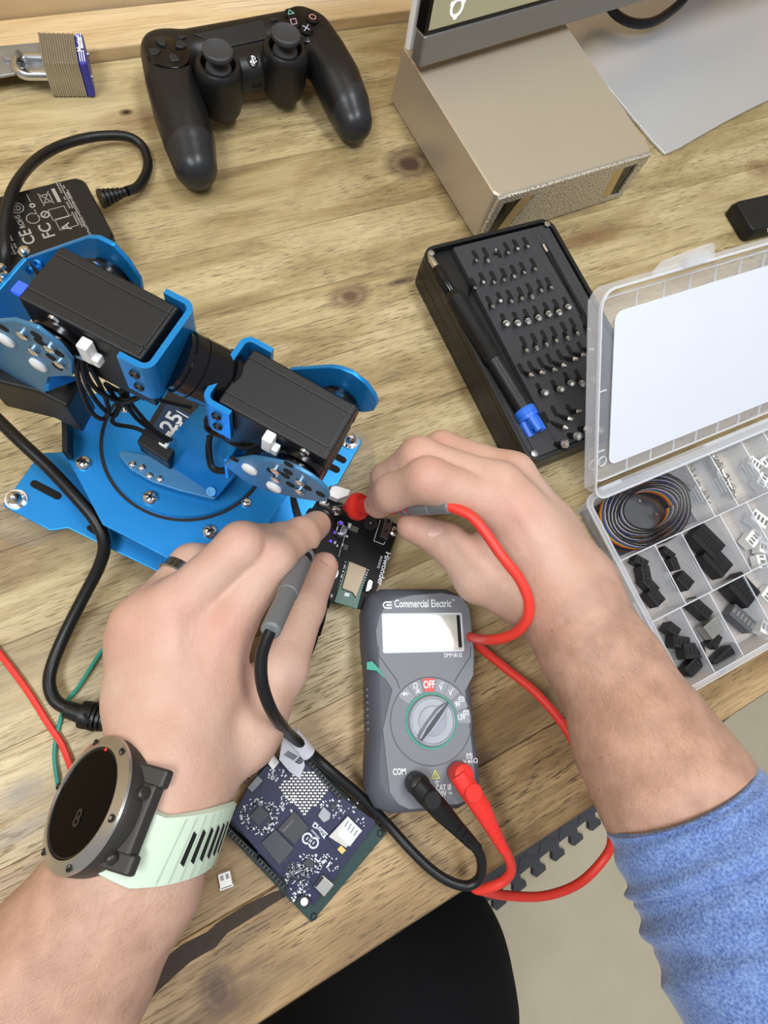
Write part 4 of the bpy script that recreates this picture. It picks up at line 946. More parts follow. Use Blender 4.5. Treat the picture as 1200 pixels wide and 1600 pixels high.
# servos of the arm
def servo_frame(q, z):
    v = [P(x, y, z) for x, y in q]; c = sum(v, Vector())/4; X = ((v[2]+v[3])/2-(v[0]+v[1])/2)
    L = X.length; Wd = ((v[0]+v[3])/2-(v[1]+v[2])/2).length; return axes(c, X, (0, 0, 1)), L, Wd
M1, L1, W1 = servo_frame([(97, 382), (24, 464), (221, 562), (280, 480)], 165)
M2, L2, W2 = servo_frame([(395, 545), (341, 625), (512, 723), (560, 632)], 150)
WI = wm(arm).inverted()
def servo(M, L, Wd, horn_x, lab):
    X = WI @ M
    mb = MB(); mb.X = X; mb.box((0, 0, -.0115), (L, Wd, .023)); s_ = obj('servo', mb, servo_m, arm, bevel=.0012, label=lab)
    mb = MB(); mb.X = X; mb.box((0, 0, -.0325), (L*.98, Wd*.94, .018)); obj('servo_case', mb, servo_m, s_, bevel=.001)
    mb = MB(); mb.X = X; mb.box((0, -Wd*.31, .0002), (L*.97, .0006, .0006)); mb.box((0, Wd*.33, .0002), (L*.97, .0005, .0005)); mb.box((L*.46, 0, .0002), (.0005, Wd*.94, .0006)); obj('cover_seam', mb, mat('seam', '#2d2d2e', .4), s_)
    for sy in (-1, 1):
        mb = MB(); mb.X = X; mb.lathe([(.0105, 0), (.0105, .0035), (.008, .004), (.008, .0068)], (horn_x, sy*Wd*.5, -.014), (0, sy, 0), 28); obj('horn', mb, blackg, s_)
        mb = MB(); mb.X = X; mb.lathe([(.0025, 0), (.0022, .001), (0, .0015)], (horn_x, sy*Wd*.5, -.003), (0, sy, 0), 12); obj('screw', mb, chrome, s_)
    return s_
s1 = servo(M1, L1, W1, -L1*.22, 'wider upper servo at the left'); s2 = servo(M2, L2, W2, L2*.30, 'lower servo at the right')
def ubrk(M, L, Wd, sgn, name='servo_bracket'):
    X = WI @ M; t = .0024; ln = .011; yo = Wd/2+t+.0012; xe = sgn*(L/2+.0035); xo = xe+sgn*t; r = .005; out = []; inn = []
    def arc(cx, cy, rr, a0, a1): return [(cx+rr*math.cos(a0+(a1-a0)*k/6), cy+rr*math.sin(a0+(a1-a0)*k/6)) for k in range(7)]
    if sgn > 0:
        out = [(xe-ln, -yo)] + arc(xo-r, -yo+r, r, -math.pi/2, 0) + arc(xo-r, yo-r, r, 0, math.pi/2) + [(xe-ln, yo)]
        inn = [(xe-ln, yo-t)] + arc(xo-r, yo-r, r-t, math.pi/2, 0) + arc(xo-r, -yo+r, r-t, 0, -math.pi/2) + [(xe-ln, -yo+t)]
    else:
        out = [(xe+ln, yo)] + arc(xo+r, yo-r, r, math.pi/2, math.pi) + arc(xo+r, -yo+r, r, math.pi, 1.5*math.pi) + [(xe+ln, -yo)]
        inn = [(xe+ln, -yo+t)] + arc(xo+r, -yo+r, r-t, 1.5*math.pi, math.pi) + arc(xo+r, yo-r, r-t, math.pi, math.pi/2) + [(xe+ln, yo-t)]
    mb = MB(); mb.X = X; mb.prism(out+inn, -.023, .0015); b = obj(name, mb, blue, arm)
    for zz in (-.006, -.016):
        mb = MB(); mb.X = X; mb.lathe([(.0022, 0), (.0020, .0012), (.0012, .0013), (.001, .0006)], (xe-sgn*ln*.45, -yo, zz), (0, -1, 0), 12); obj('screw', mb, dark_steel, b)
ubrk(M1, L1, W1, 1); ubrk(M2, L2, W2, -1)
ca = M1 @ Vector((L1/2+.005, 0, -.0150)); cb = M2 @ Vector((-L2/2-.005, 0, -.0120)); cd = cb-ca; cl = cd.length; rr_ = .0134
mb = MB(); mb.lathe([(rr_*.92, 0), (rr_*.92, cl*.08), (rr_, cl*.10), (rr_, cl*.30), (rr_*.96, cl*.31), (rr_*.96, cl*.34), (rr_, cl*.35), (rr_, cl*.80), (rr_*.9, cl*.82), (rr_*.9, cl*.86), (rr_*1.05, cl*.88), (rr_*1.05, cl)], ca, cd, 36); obj('wrist_tube', mb, blackg, arm, world=True)
def side(M, v, px, sgn, name, m_, th=.0022, label=None):
    X = WI @ M; mb = MB(); mb.X = X; q = [hitp(x, y, M, 1, v) for x, y in px]; mb.plate(q, (0, sgn, 0), th); return obj(name, mb, m_, arm, bevel=.0007, label=label)
def on_side(M, v, px, py, kind, sgn, parent):
    p = hitp(px, py, M, 1, v); X = wm(arm).inverted() @ M; mb = MB(); mb.X = X
    if kind == 'screw':
        mb.lathe([(.0022, 0), (.0022, .0014), (.0012, .0020), (0, .0022)], p, (0, sgn, 0), 12); obj('screw', mb, chrome, parent)
        mb = MB(); mb.X = X; mb.lathe([(.0012, 0), (.0012, .004), (0, .0044)], p, (0, sgn, 0), 10); obj('screw_shank', mb, chrome, parent) if False else None
    elif kind == 'cap': mb.lathe([(.0038, 0), (.0038, .0010), (.003, .0016), (0, .0018)], p, (0, sgn, 0), 20); obj('nylon_cap', mb, whitep, parent, label='white nylon cap')
    elif kind == 'hole': mb.lathe([(.0022, 0), (.0022, .0003)], p, (0, sgn, 0), 14); obj('hole', mb, slot_m, parent)
vn1 = -(W1/2+.0075); vf1 = W1/2+.0075
np_ = side(M1, vn1, [(-40, 505), (0, 496), (25, 494), (62, 506), (98, 534), (117, 558), (118, 581), (80, 584), (75, 614), (0, 568), (-40, 545)], -1, 'side_plate', blued)
for a in ((10, 530, 'cap'), (61, 569, 'cap'), (37, 521, 'screw'), (54, 546, 'screw'), (80, 542, 'screw'), (95, 566, 'screw'), (62, 534, 'hole'), (57, 524, 'hole'), (80, 558, 'hole'), (5, 512, 'hole'), (90, 573, 'hole'), (92, 552, 'hole')): on_side(M1, vn1-.0022, a[0], a[1], a[2], -1, np_)
fp_ = side(M1, vf1, [(40, 404), (135, 371), (152, 372), (176, 384), (200, 410), (218, 438), (222, 455), (205, 462), (120, 430), (60, 425)], 1, 'side_plate', blue)
X = WI @ M1; xl = hitp(38, 404, M1, 1, vf1)[0]; zt = hitp(38, 404, M1, 1, vf1)[2]
mb = MB(); mb.X = X; mb.box((xl, (vn1+vf1)/2-.010, zt-.015), (.0024, vf1-vn1+.022, .030)); wb = obj('bracket_back', mb, blue, arm, bevel=.0008)
for (x, y) in ((40, 395), (8, 434), (2, 422)):
    p = hitp(x, y, M1, 0, xl-.003); mb = MB(); mb.X = X; mb.lathe([(.0026, 0), (.0026, .0016), (.0016, .0026), (0, .0028)], p, (-.5, 0, .8), 12); obj('screw', mb, chrome, wb)
for (x, y) in ((60, 412), (47, 422)):
    mb = MB(); mb.X = X; p = hitp(x, y, M1, 1, vf1-.001); mb.lathe([(.0022, 0), (.0016, .001), (.0016, -.0004)], p, (0, -1, .3), 12); obj('screw', mb, blue, fp_)
led = mat('blue_led', '#2a4bff', .3, emis=1.3, var=.02)
mb = MB(); mb.X = X; p = hitp(32, 452, M1, 2, -.001); mb.box(p, (.004, .005, .002)); obj('status_light', mb, led, arm, label='glowing blue status light')
# dark servo and link below the shoulder
mb = MB(); mb.plate([P(x, y, 100) for x, y in ((-30, 560), (40, 560), (128, 592), (104, 636), (58, 612), (-30, 590))], (0, 0, -1), .03); obj('shoulder_servo', mb, servo_m, arm, bevel=.0015, world=True, label='lower servo under the shoulder')
free_plate('link_plate', [(80, 584, 118), (75, 613, 112), (112, 596, 100), (128, 618, 92), (128, 590, 100)], .002, blue)
mb = MB(); mb.plate([P(x, y, 60) for x, y in ((96, 640), (104, 636), (105, 705), (97, 706))], (0, 0, -1), .012); obj('side_standoff', mb, rubber, arm, world=True)
vn2 = -(W2/2+.0085); vf2 = W2/2+.0075
np2 = side(M2, vn2, [(352, 720), (360, 715), (397, 709), (424, 714), (451, 719), (470, 727), (490, 739), (505, 751), (515, 762), (517, 772), (512, 778), (500, 778), (467, 773), (419, 762), (387, 747)], -1, 'side_plate', blued)
for a in ((391, 732, 'cap'), (429, 760, 'cap'), (432, 733, 'screw'), (432, 746, 'screw'), (471, 751, 'screw'), (470, 765, 'screw'), (446, 743, 'hole'), (450, 737, 'hole'), (424, 736, 'hole'), (454, 757, 'hole'), (480, 762, 'hole'), (366, 717, 'hole')): on_side(M2, vn2-.0022, a[0], a[1], a[2], -1, np2)
for (x, y) in ((451, 725), (501, 772)): on_side(M2, vn2-.0022, x, y, 'hole', -1, np2)
fp2 = side(M2, vf2, [(450, 578), (515, 574), (530, 576), (550, 584), (572, 601), (587, 622), (589, 633), (583, 643), (568, 645), (520, 640), (470, 600)], 1, 'side_plate', blue)
X = WI @ M2
q0 = hitp(355, 722, M2, 1, vn2); mb = MB(); mb.X = X; mb.box((q0[0]-.001, (vn2+vf2)/2, q0[2]-.012), (.0022, vf2-vn2, .024)); obj('bracket_back', mb, blue, arm, bevel=.0006)
# plugs and servo wires
def plug(M, Wd, px, py):
    X = WI @ M; p = hitp(px, py, M, 1, -Wd/2-.003); mb = MB(); mb.X = X; mb.box((p.x, p.y, p.z), (.0045, .005, .011)); mb.box((p.x+.003, p.y, p.z-.004), (.0036, .004, .005)); obj('plug', mb, whitep, arm, bevel=.0006, label='white servo plug')
plug(M1, W1, 137, 548); plug(M2, W2, 420, 690)
wires = [
 [(128, 542, 150), (120, 566, 142), (124, 600, 125), (140, 640, 105), (160, 655, 98), (170, 640, 100), (158, 606, 118), (138, 570, 138)],
 [(130, 545, 150), (128, 570, 140), (136, 602, 122), (155, 632, 104), (178, 650, 94), (184, 630, 100), (165, 600, 120)],
 [(134, 548, 148), (134, 580, 130), (150, 608, 118), (175, 622, 110), (200, 624, 108), (228, 618, 112)],
 [(138, 552, 146), (136, 590, 128), (160, 615, 116), (190, 628, 108), (215, 622, 110), (230, 606, 116)],
 [(165, 600, 118), (190, 612, 108), (215, 610, 106), (250, 625, 100), (298, 636, 90)],
 [(195, 590, 118), (192, 618, 108), (210, 650, 94), (236, 672, 84), (262, 690, 76)],
 [(200, 594, 118), (200, 622, 106), (222, 652, 92), (245, 675, 82), (268, 688, 76)],
 [(205, 602, 116), (188, 632, 100), (176, 660, 90), (215, 670, 82), (258, 692, 76)],
 [(185, 615, 112), (215, 600, 112), (228, 612, 110), (222, 624, 108)]]
for q in wires: obj('servo_wire', wire(q, .0011, 7), rubber, arm, world=True)
wires2 = [
 [(412, 690, 128), (385, 700, 118), (358, 690, 108), (338, 670, 106), (328, 655, 108), (340, 650, 112), (370, 665, 118), (400, 690, 122)],
 [(410, 685, 130), (380, 675, 122), (350, 660, 116), (332, 652, 112), (322, 668, 106), (340, 680, 104), (380, 690, 112), (408, 700, 118)],
 [(412, 694, 126), (385, 712, 112), (355, 732, 92), (334, 730, 86), (328, 705, 92), (330, 680, 102), (345, 664, 110)],
 [(415, 697, 125), (390, 718, 108), (358, 736, 88), (332, 734, 82), (324, 708, 88), (326, 682, 100)],
 [(405, 680, 130), (378, 664, 126), (352, 650, 120), (330, 648, 114), (322, 660, 108), (336, 672, 104), (370, 674, 114)],
 [(404, 676, 132), (380, 655, 128), (356, 644, 124), (336, 650, 118), (326, 664, 110)]]
for q in wires2: obj('servo_wire', wire(q, .0011, 7), rubber, arm, world=True)
# ---------------------------------------------------------------- the person: forearms, hands, sleeve, trouser leg
def skin_mat():
    M = bpy.data.materials.new('skin'); M.use_nodes = True; nt = M.node_tree; b = nt.nodes['Principled BSDF']; N = nt.nodes.new; K = nt.links.new
    tc = N('ShaderNodeTexCoord')
    def noise(s, d=3): n = N('ShaderNodeTexNoise'); n.inputs['Scale'].default_value = s; n.inputs['Detail'].default_value = d; K(tc.outputs['Object'], n.inputs['Vector']); return n
    def mix(f, a, c):
        q = N('ShaderNodeMix'); q.data_type = 'RGBA'
        K(f, q.inputs[0]) if not isinstance(f, float) else setattr(q.inputs[0], 'default_value', f)
        for k, v in ((6, a), (7, c)):
            if isinstance(v, tuple): q.inputs[k].default_value = v
            else: K(v, q.inputs[k])
        return q.outputs[2]
    def rampf(s, a, c):
        r = N('ShaderNodeMapRange'); r.inputs[1].default_value = a; r.inputs[2].default_value = c; K(s, r.inputs[0]); return r.outputs[0]
    c = mix(rampf(noise(38).outputs['Fac'], .35, .65), lin('#cdab99'), lin('#c49c88'))
    at = N('ShaderNodeAttribute'); at.attribute_name = 'tan'; c = mix(at.outputs['Fac'], c, mix(rampf(noise(75, 6).outputs['Fac'], .35, .65), lin('#b8907b'), lin('#997460')))
    at = N('ShaderNodeAttribute'); at.attribute_name = 'flush'; c = mix(at.outputs['Fac'], c, lin('#c98f7f'))
    v = N('ShaderNodeTexVoronoi'); v.inputs['Scale'].default_value = 150; K(tc.outputs['Object'], v.inputs['Vector'])
    fr = N('ShaderNodeMath'); fr.operation = 'MULTIPLY'; fr.use_clamp = True; K(rampf(v.outputs['Distance'], .16, .05), fr.inputs[0]); K(rampf(noise(25, 2).outputs['Fac'], .52, .75), fr.inputs[1])
    f2 = N('ShaderNodeMath'); f2.operation = 'MULTIPLY'; K(fr.outputs[0], f2.inputs[0]); at2 = N('ShaderNodeAttribute'); at2.attribute_name = 'tan'; K(at2.outputs['Fac'], f2.inputs[1]); c = mix(f2.outputs[0], c, lin('#8f5a40'))
    K(c, b.inputs['Base Color']); b.inputs['Roughness'].default_value = .5; b.inputs['Specular IOR Level'].default_value = .4
    b.inputs['Subsurface Weight'].default_value = .12; b.inputs['Subsurface Radius'].default_value = (1, .35, .2); b.inputs['Subsurface Scale'].default_value = .004
    n1 = noise(900, 2); n2 = noise(260, 3); ad = N('ShaderNodeMath'); ad.operation = 'ADD'; K(n1.outputs['Fac'], ad.inputs[0]); K(n2.outputs['Fac'], ad.inputs[1])
    bp = N('ShaderNodeBump'); bp.inputs['Strength'].default_value = .38; bp.inputs['Distance'].default_value = .0006; K(ad.outputs[0], bp.inputs['Height']); K(bp.outputs[0], b.inputs['Normal'])
    return M
skin = skin_mat(); nailm = mat('fingernail', '#cfa596', .38, var=.04)
def J(*a): return [(np.array(P(*q[:3])), q[3]/1000) for q in a]
def bounds(chs, pad=.008):
    A = np.array([np.concatenate([p-r-pad, p+r+pad]) for ch in chs for p, r in ch]); return A[:, :3].min(0), A[:, 3:].max(0)
def body_net(fingers, palm, arm_, creases, bumps, h=.00125, kf=.0045, kp=.011, kx=.0014):
    lo, hi = bounds(fingers + palm + arm_); G, AX = grid(lo, hi, h)
    core = None
    for ch in palm: d = soft_chain(G, ch, .006); core = d if core is None else smin(core, d, kp)
    fa = None
    for ch in arm_: d = soft_chain(G, ch, .010); fa = d if fa is None else smin(fa, d, .014)
    core = smin(core, fa, .016); F = None
    for ch in fingers:
        d = soft_chain(G, ch, kf); e = smin(core, d, .007); F = e if F is None else smin(F, e, kx)
    for ch, dep, wd in bumps: F = F - dep/1000*np.exp(-(np.maximum(chain_df(G, ch), 0)/(wd/1000))**2)
    for ch, dep, wd in creases: F = F + 1.5*dep/1000*np.exp(-(np.maximum(chain_df(G, ch), 0)/(wd/1000))**2)
    return nets(F.astype(np.float32), AX, 2)
def spots(V, pts):
    a = np.zeros(len(V))
    for p, r, s_ in pts: a = np.maximum(a, s_*np.exp(-((V-np.array(p))**2).sum(1)/(r*r)))
    return a
person = thing('person', 'person working with both hands, blue sleeve on the right arm, black trousers', 'person', Matrix.Translation(Vector((.1, -.30, 0))))
# --- left hand and forearm
LI = J((352, 980, 82, 12.5), (424, 872, 84, 11), (470, 838, 64, 9.6), (495, 820, 46, 8.2))
LM = J((272, 952, 86, 12.5), (378, 853, 90, 11.2), (440, 846, 66, 9.4), (468, 862, 46, 8))
LR = J((220, 975, 80, 12), (300, 884, 70, 10.5), (360, 872, 50, 9), (400, 885, 36, 8))
LL = J((206, 1003, 70, 10.5), (245, 935, 56, 9), (290, 918, 42, 8), (325, 918, 30, 7.2))
LT = J((378, 1150, 64, 16), (440, 1045, 58, 13), (476, 950, 46, 10.6), (505, 886, 37, 8.8))
lpalm = [J((352, 980, 82, 12.5), (325, 1080, 78, 15), (289, 1205, 80, 14)), J((272, 952, 86, 12.5), (270, 1070, 82, 15), (273, 1205, 84, 16.5)), J((220, 975, 80, 12), (232, 1080, 76, 14), (250, 1205, 82, 17)), J((206, 1003, 70, 10.5), (218, 1100, 68, 14), (238, 1200, 76, 16)),
         J((378, 1150, 64, 16), (318, 1212, 74, 12)), J((330, 1060, 66, 14), (400, 1110, 62, 13))]
larm = [J((284, 1228, 82, 15.5), (258, 1290, 82, 16.5), (220, 1385, 80, 22), (120, 1530, 78, 27), (0, 1700, 74, 32)), J((242, 1215, 82, 18), (210, 1290, 82, 19), (166, 1370, 80, 21.5), (85, 1490, 78, 26), (-40, 1660, 74, 32))]
lcre = [(J((412, 862, 95, .3), (436, 884, 95, .3)), .5, 1.1), (J((420, 857, 95, .3), (443, 877, 95, .3)), .4, 1.0), (J((404, 868, 95, .3), (429, 892, 95, .3)), .35, 1.0), (J((463, 826, 74, .3), (480, 848, 72, .3)), .35, .9),
        (J((472, 932, 58, .3), (492, 942, 52, .3)), .5, 1.0), (J((476, 945, 58, .3), (493, 956, 52, .3)), .4, .9)]
lbmp = [(J((345, 985, 94, .5), (320, 1075, 93, .5)), .8, 3), (J((272, 965, 98, .5), (272, 1070, 97, .5)), .9, 3), (J((222, 985, 92, .5), (236, 1080, 91, .5)), .7, 3), (J((300, 1130, 96, .5), (260, 1060, 97, .5), (245, 1010, 95, .5)), .5, 2.2)]
V, Q = body_net([LI, LM, LR, LL, LT], lpalm, larm, lcre, lbmp)
ln = np.array(P(270, 1225, 82)); el = np.array(P(60, 1560, 76)); tl = (V-ln) @ (el-ln)/((el-ln) @ (el-ln)); tan = np.clip((tl-.22)/.35, 0, .75)
flush = spots(V, [(P(345, 978, 94), .014, .55), (P(272, 955, 98), .014, .5), (P(424, 868, 95), .010, .35), (P(378, 848, 98), .010, .35), (P(505, 886, 40), .008, .4), (P(220, 980, 92), .012, .4)])
la = net_obj('left_arm', V, Q, skin, person, 'bare left hand and forearm', {'tan': tan, 'flush': flush}); bvh_l = BVHTree.FromPolygons(V.tolist(), Q.tolist())
# --- right hand and forearm
RI = J((806, 800, 90, 13), (668, 750, 96, 11.6), (612, 770, 76, 9.6), (592, 788, 60, 8.2))
RMd = J((778, 762, 92, 13), (655, 715, 84, 11), (605, 748, 62, 9), (594, 780, 44, 8))
RR = J((800, 742, 78, 12), (690, 702, 62, 10.5), (640, 720, 44, 9), (620, 760, 30, 8))
RL = J((826, 772, 62, 11), (735, 725, 46, 9), (690, 735, 34, 8), (665, 760, 26, 7))
RT = J((812, 925, 70, 16), (748, 905, 64, 13), (700, 848, 64, 10.8), (644, 822, 60, 8.8))
rpalm = [J((806, 800, 90, 13), (840, 860, 84, 16), (885, 925, 84, 18)), J((778, 762, 92, 13), (830, 835, 84, 16), (890, 915, 84, 18)), J((800, 742, 78, 12), (850, 820, 74, 14), (900, 905, 78, 17)), J((826, 772, 62, 11), (865, 835, 62, 14), (908, 915, 72, 16)),
         J((812, 925, 70, 16), (870, 945, 76, 16)), J((770, 860, 70, 13), (830, 900, 70, 15))]
rarm = [J((876, 947, 82, 17), (908, 1006, 86, 20.5), (944, 1056, 90, 22), (992, 1163, 99, 26.5), (1044, 1245, 108, 29), (1110, 1360, 116, 28)), J((901, 929, 80, 17), (928, 994, 84, 20), (964, 1044, 88, 21.5), (1020, 1147, 98, 26), (1070, 1229, 108, 28.5), (1140, 1345, 116, 27))]
rcre = [(J((655, 735, 110, .3), (672, 765, 108, .3)), .4, 1.0), (J((662, 730, 110, .3), (680, 762, 108, .3)), .3, .9), (J((688, 838, 76, .3), (706, 848, 74, .3)), .4, .9), (J((692, 848, 76, .3), (700, 862, 72, .3)), .4, .9), (J((845, 980, 96, .4), (880, 972, 103, .4), (912, 955, 98, .4)), .55, 1.1), (J((757, 888, 70, .4), (768, 925, 70, .4)), .8, 1.6)]
rbmp = [(J((815, 805, 104, .5), (850, 865, 101, .5)), .7, 3), (J((785, 765, 106, .5), (850, 850, 101, .5)), .8, 3), (J((812, 750, 91, .5), (870, 830, 90, .5)), .6, 3)]
V, Q = body_net([RI, RMd, RR, RL, RT], rpalm, rarm, rcre, rbmp)
ln = np.array(P(888, 935, 82)); el = np.array(P(1060, 1237, 108)); tl = (V-ln) @ (el-ln)/((el-ln) @ (el-ln)); tan = np.clip((tl+.25)/.55, 0, .8)
flush = spots(V, [(P(815, 800, 104), .012, .6), (P(668, 745, 108), .012, .45), (P(655, 708, 96), .012, .4), (P(644, 822, 66), .010, .55), (P(690, 700, 73), .010, .5), (P(778, 762, 105), .012, .3)])
ra = net_obj('right_arm', V, Q, skin, person, 'bare right hand and forearm', {'tan': tan, 'flush': flush}); bvh_r = BVHTree.FromPolygons(V.tolist(), Q.tolist())
# --- fingernails: curved plates on the fingertips
def nail(bvh, px, dpx, ln_, wd, lift=.0004):
    p, n = hit(bvh, *px); q, _ = hit(bvh, *dpx); X = (q-p); X = (X-n*X.dot(n)).normalized(); Y = n.cross(X); mb = MB(); vs = []; fs = []
    nu_, nv_ = 6, 6
    for j in range(nv_+1):
        for i in range(nu_+1):
            u, v = i/nu_-.5, j/nv_*2-1; w_ = wd/2*math.sqrt(max(.05, 1-max(0, (abs(u)*2)-.45)**2*1.4)); o = p + X*(u*ln_) + Y*(v*w_)
            r = bvh.find_nearest(o); vs.append(r[0]+r[1]*(lift*(1.2-.7*v*v)))
    for j in range(nv_):
        for i in range(nu_): a = j*(nu_+1)+i; fs.append((a, a+1, a+nu_+2, a+nu_+1))
    mb.add(vs, fs); obj('fingernail', mb, nailm, person, world=True)
nail(bvh_r, (571, 792), (566, 800), .009, .009); nail(bvh_r, (680, 830), (664, 838), .009, .0055)
nail(bvh_l, (514, 872), (522, 868), .010, .009)
# --- sleeve: rolled blue heather fabric
def fabric():
    M = bpy.data.materials.new('heather_fabric'); M.use_nodes = True; nt = M.node_tree; b = nt.nodes['Principled BSDF']; N = nt.nodes.new; K = nt.links.new
    tc = N('ShaderNodeTexCoord'); n = N('ShaderNodeTexNoise'); n.inputs['Scale'].default_value = 900; n.inputs['Detail'].default_value = 2; K(tc.outputs['Object'], n.inputs['Vector'])
    n2 = N('ShaderNodeTexNoise'); n2.inputs['Scale'].default_value = 120; n2.inputs['Detail'].default_value = 4; K(tc.outputs['Object'], n2.inputs['Vector'])
    a = N('ShaderNodeMath'); a.operation = 'MULTIPLY_ADD'; K(n.outputs['Fac'], a.inputs[0]); a.inputs[1].default_value = 1.0
    sc2 = N('ShaderNodeMath'); sc2.operation = 'MULTIPLY'; sc2.inputs[1].default_value = .35; K(n2.outputs['Fac'], sc2.inputs[0]); K(sc2.outputs[0], a.inputs[2]); r = N('ShaderNodeValToRGB'); e = r.color_ramp.elements; e[0].position = .45; e[0].color = lin('#48609a'); e[1].position = .92; e[1].color = lin('#7e98c8'); K(a.outputs[0], r.inputs[0])
    K(r.outputs[0], b.inputs['Base Color']); b.inputs['Roughness'].default_value = .9; b.inputs['Specular IOR Level'].default_value = .1; b.inputs['Sheen Weight'].default_value = .3
    bp = N('ShaderNodeBump'); bp.inputs['Strength'].default_value = .5; bp.inputs['Distance'].default_value = .0007; K(n.outputs['Fac'], bp.inputs['Height']); K(bp.outputs[0], b.inputs['Normal']); return M
fab = fabric()
axp = [np.array(P(*q)) for q in ((1052, 1222, 109), (1085, 1290, 114), (1130, 1370, 120), (1180, 1470, 127), (1250, 1600, 134), (1340, 1760, 140))]
axc = cr([tuple(p) for p in axp], 14); nS = len(axc); mb = MB(); nR = 56; vs = []
sideL = (P(955, 1300, 108)-P(1160, 1175, 108)).normalized()
d0 = Vector(axp[1]-axp[0]).normalized(); cutn = Vector(P(1160, 1172, 112)-P(955, 1300, 106)).normalized()
for i, p in enumerate(axc):
    t = Vector(axc[min(i+1, nS-1)]-axc[max(i-1, 0)]).normalized(); u = Vector((0, 0, 1)); u = (u-t*u.dot(t)).normalized(); v = t.cross(u); s_ = i/(nS-1)
    base = .0368 + .008*s_
    for j in range(nR):
        a = 2*math.pi*j/nR
        wv = .0006*math.sin(3*a+s_*9) + (.0016*math.exp(-((s_-.34+.03*math.sin(a+1))/.020)**2) + .0013*math.exp(-((s_-.30+.02*math.sin(a*2))/.012)**2) - .0018*math.exp(-((s_-.372+.03*math.sin(a+1))/.014)**2) + .0019*math.exp(-((s_-.52+.03*math.sin(a+2))/.024)**2) - .0016*math.exp(-((s_-.565+.03*math.sin(a+2))/.014)**2) + .0019*math.exp(-((s_-.63+.05*math.sin(a+.5))/.022)**2))
        rr = base+wv+.0008*math.sin(7*s_*6+2*a)
        rad = v*(math.cos(a)*rr)+u*(math.sin(a)*rr*.95); vs.append(Vector(p)+rad+t*((.0065*rad.normalized().dot(sideL)+.0065*(1+math.sin(a)))*math.exp(-s_/.14)))
k0 = len(vs)
fs = [(i*nR+j, i*nR+(j+1) % nR, (i+1)*nR+(j+1) % nR, (i+1)*nR+j) for i in range(nS-1) for j in range(nR)]
mb.add(vs, fs)
# turned-in hem
t = Vector(axc[1]-axc[0]).normalized(); hem = [vs[j] + t*.010 - (vs[j]-Vector(axc[0]))*.09 for j in range(nR)]; mid = [vs[j] - t*.0012 - (vs[j]-Vector(axc[0]))*.025 for j in range(nR)]
mb.add(vs[:nR]+mid+hem, [(j, nR+j, nR+(j+1) % nR, (j+1) % nR) for j in range(nR)] + [(nR+j, 2*nR+j, 2*nR+(j+1) % nR, nR+(j+1) % nR) for j in range(nR)])
obj('sleeve', mb, fab, person, world=True, sharp=0, label='blue heather sleeve pushed up to the right elbow')
# --- trouser leg under the bench edge
trm = mat('black_trousers', '#0d0d0f', .85, var=.2, vscale=300, bump=.2, bscale=2000, spec=.2)
tq = [(440, 1950, -330, 120), (545, 1760, -310, 112), (620, 1640, -290, 100), (650, 1560, -275, 90), (650, 1500, -270, 80)]; kn_ = P(650, 1500, -270)
tr = J(*tq); k0_ = tr[-1][0]; tr = [(tr[0][0]+np.array([-.02, -.25, .04]), .12)] + tr + [(k0_+np.array([0, .03, -.15]), .066), (k0_+np.array([0, .02, -.30]), .058), (k0_+np.array([0, .0, -.41]), .056)]; lo, hi = bounds([tr], .02); G, AX = grid(lo, hi, .006); F = soft_chain(G, tr, .02); V, Q = nets(F, AX, 3); net_obj('trouser_leg', V, Q, trm, person, 'black trouser leg below the bench edge')
# --- hairs on the forearms
def hairs(bvh, quad, n, d0, d1, m_, seed):
    r = random.Random(seed); mb = MB(); a, b, c, d = [np.array(q, float) for q in quad]
    for _ in range(n):
        u, v = r.random(), r.random(); px = a*(1-u)*(1-v)+b*u*(1-v)+c*u*v+d*(1-u)*v; p, nn = hit(bvh, *px)
        q = px+np.array(d0)*r.uniform(.6, 1)+np.array(d1)*r.uniform(-1, 1); e, _n = hit(bvh, *q); t = (e-p); t = t - nn*t.dot(nn)
        if t.length < 1e-6: continue
        t.normalize(); L = r.uniform(.004, .009); w_ = t.cross(nn)*.00005
        mid = p+t*L*.5+nn*.0011; end = p+t*L+nn*.0010
        mb.add([p-w_, p+w_, mid+w_*.8, mid-w_*.8, end], [(0, 1, 2, 3), (3, 2, 4)])
    obj('arm_hair', mb, m_, person, kind='stuff', world=True, sharp=0)
hairm = mat('hair', '#cfa98a', .45, var=.2)
hairs(bvh_r, ((860, 1020), (990, 960), (1150, 1170), (960, 1280)), 620, (30, 42), (14, -10), hairm, 1)
hairs(bvh_l, ((100, 1370), (300, 1370), (200, 1590), (10, 1590)), 380, (-30, 34), (14, 10), hairm, 2)
# ---------------------------------------------------------------- ring, watch
gold_r = mat('ring_metal', '#b9b4ac', .25, 1, var=.2, vscale=200)
a, b_ = P(280, 905, 72), P(300, 884, 70); c = a+(b_-a)*.55; c = P(291, 893, 71)
mb = MB(); ax = (LR[1][0]-LR[0][0]); ax = Vector(ax).normalized(); q0 = Vector(LR[0][0]); L0 = (Vector(LR[1][0])-q0).length; c = q0+ax*L0*.80
mb.lathe([(.0112, -.003), (.0118, -.0024), (.0118, .0024), (.0112, .003), (.0106, .0025), (.0106, -.0025), (.0112, -.003)], (0, 0, 0), ax, 36)
o = obj('ring', mb, gold_r); o.location = c; WM[o.name] = Matrix.Translation(c); tag(o, 'metal ring on the left hand ring finger', 'ring')
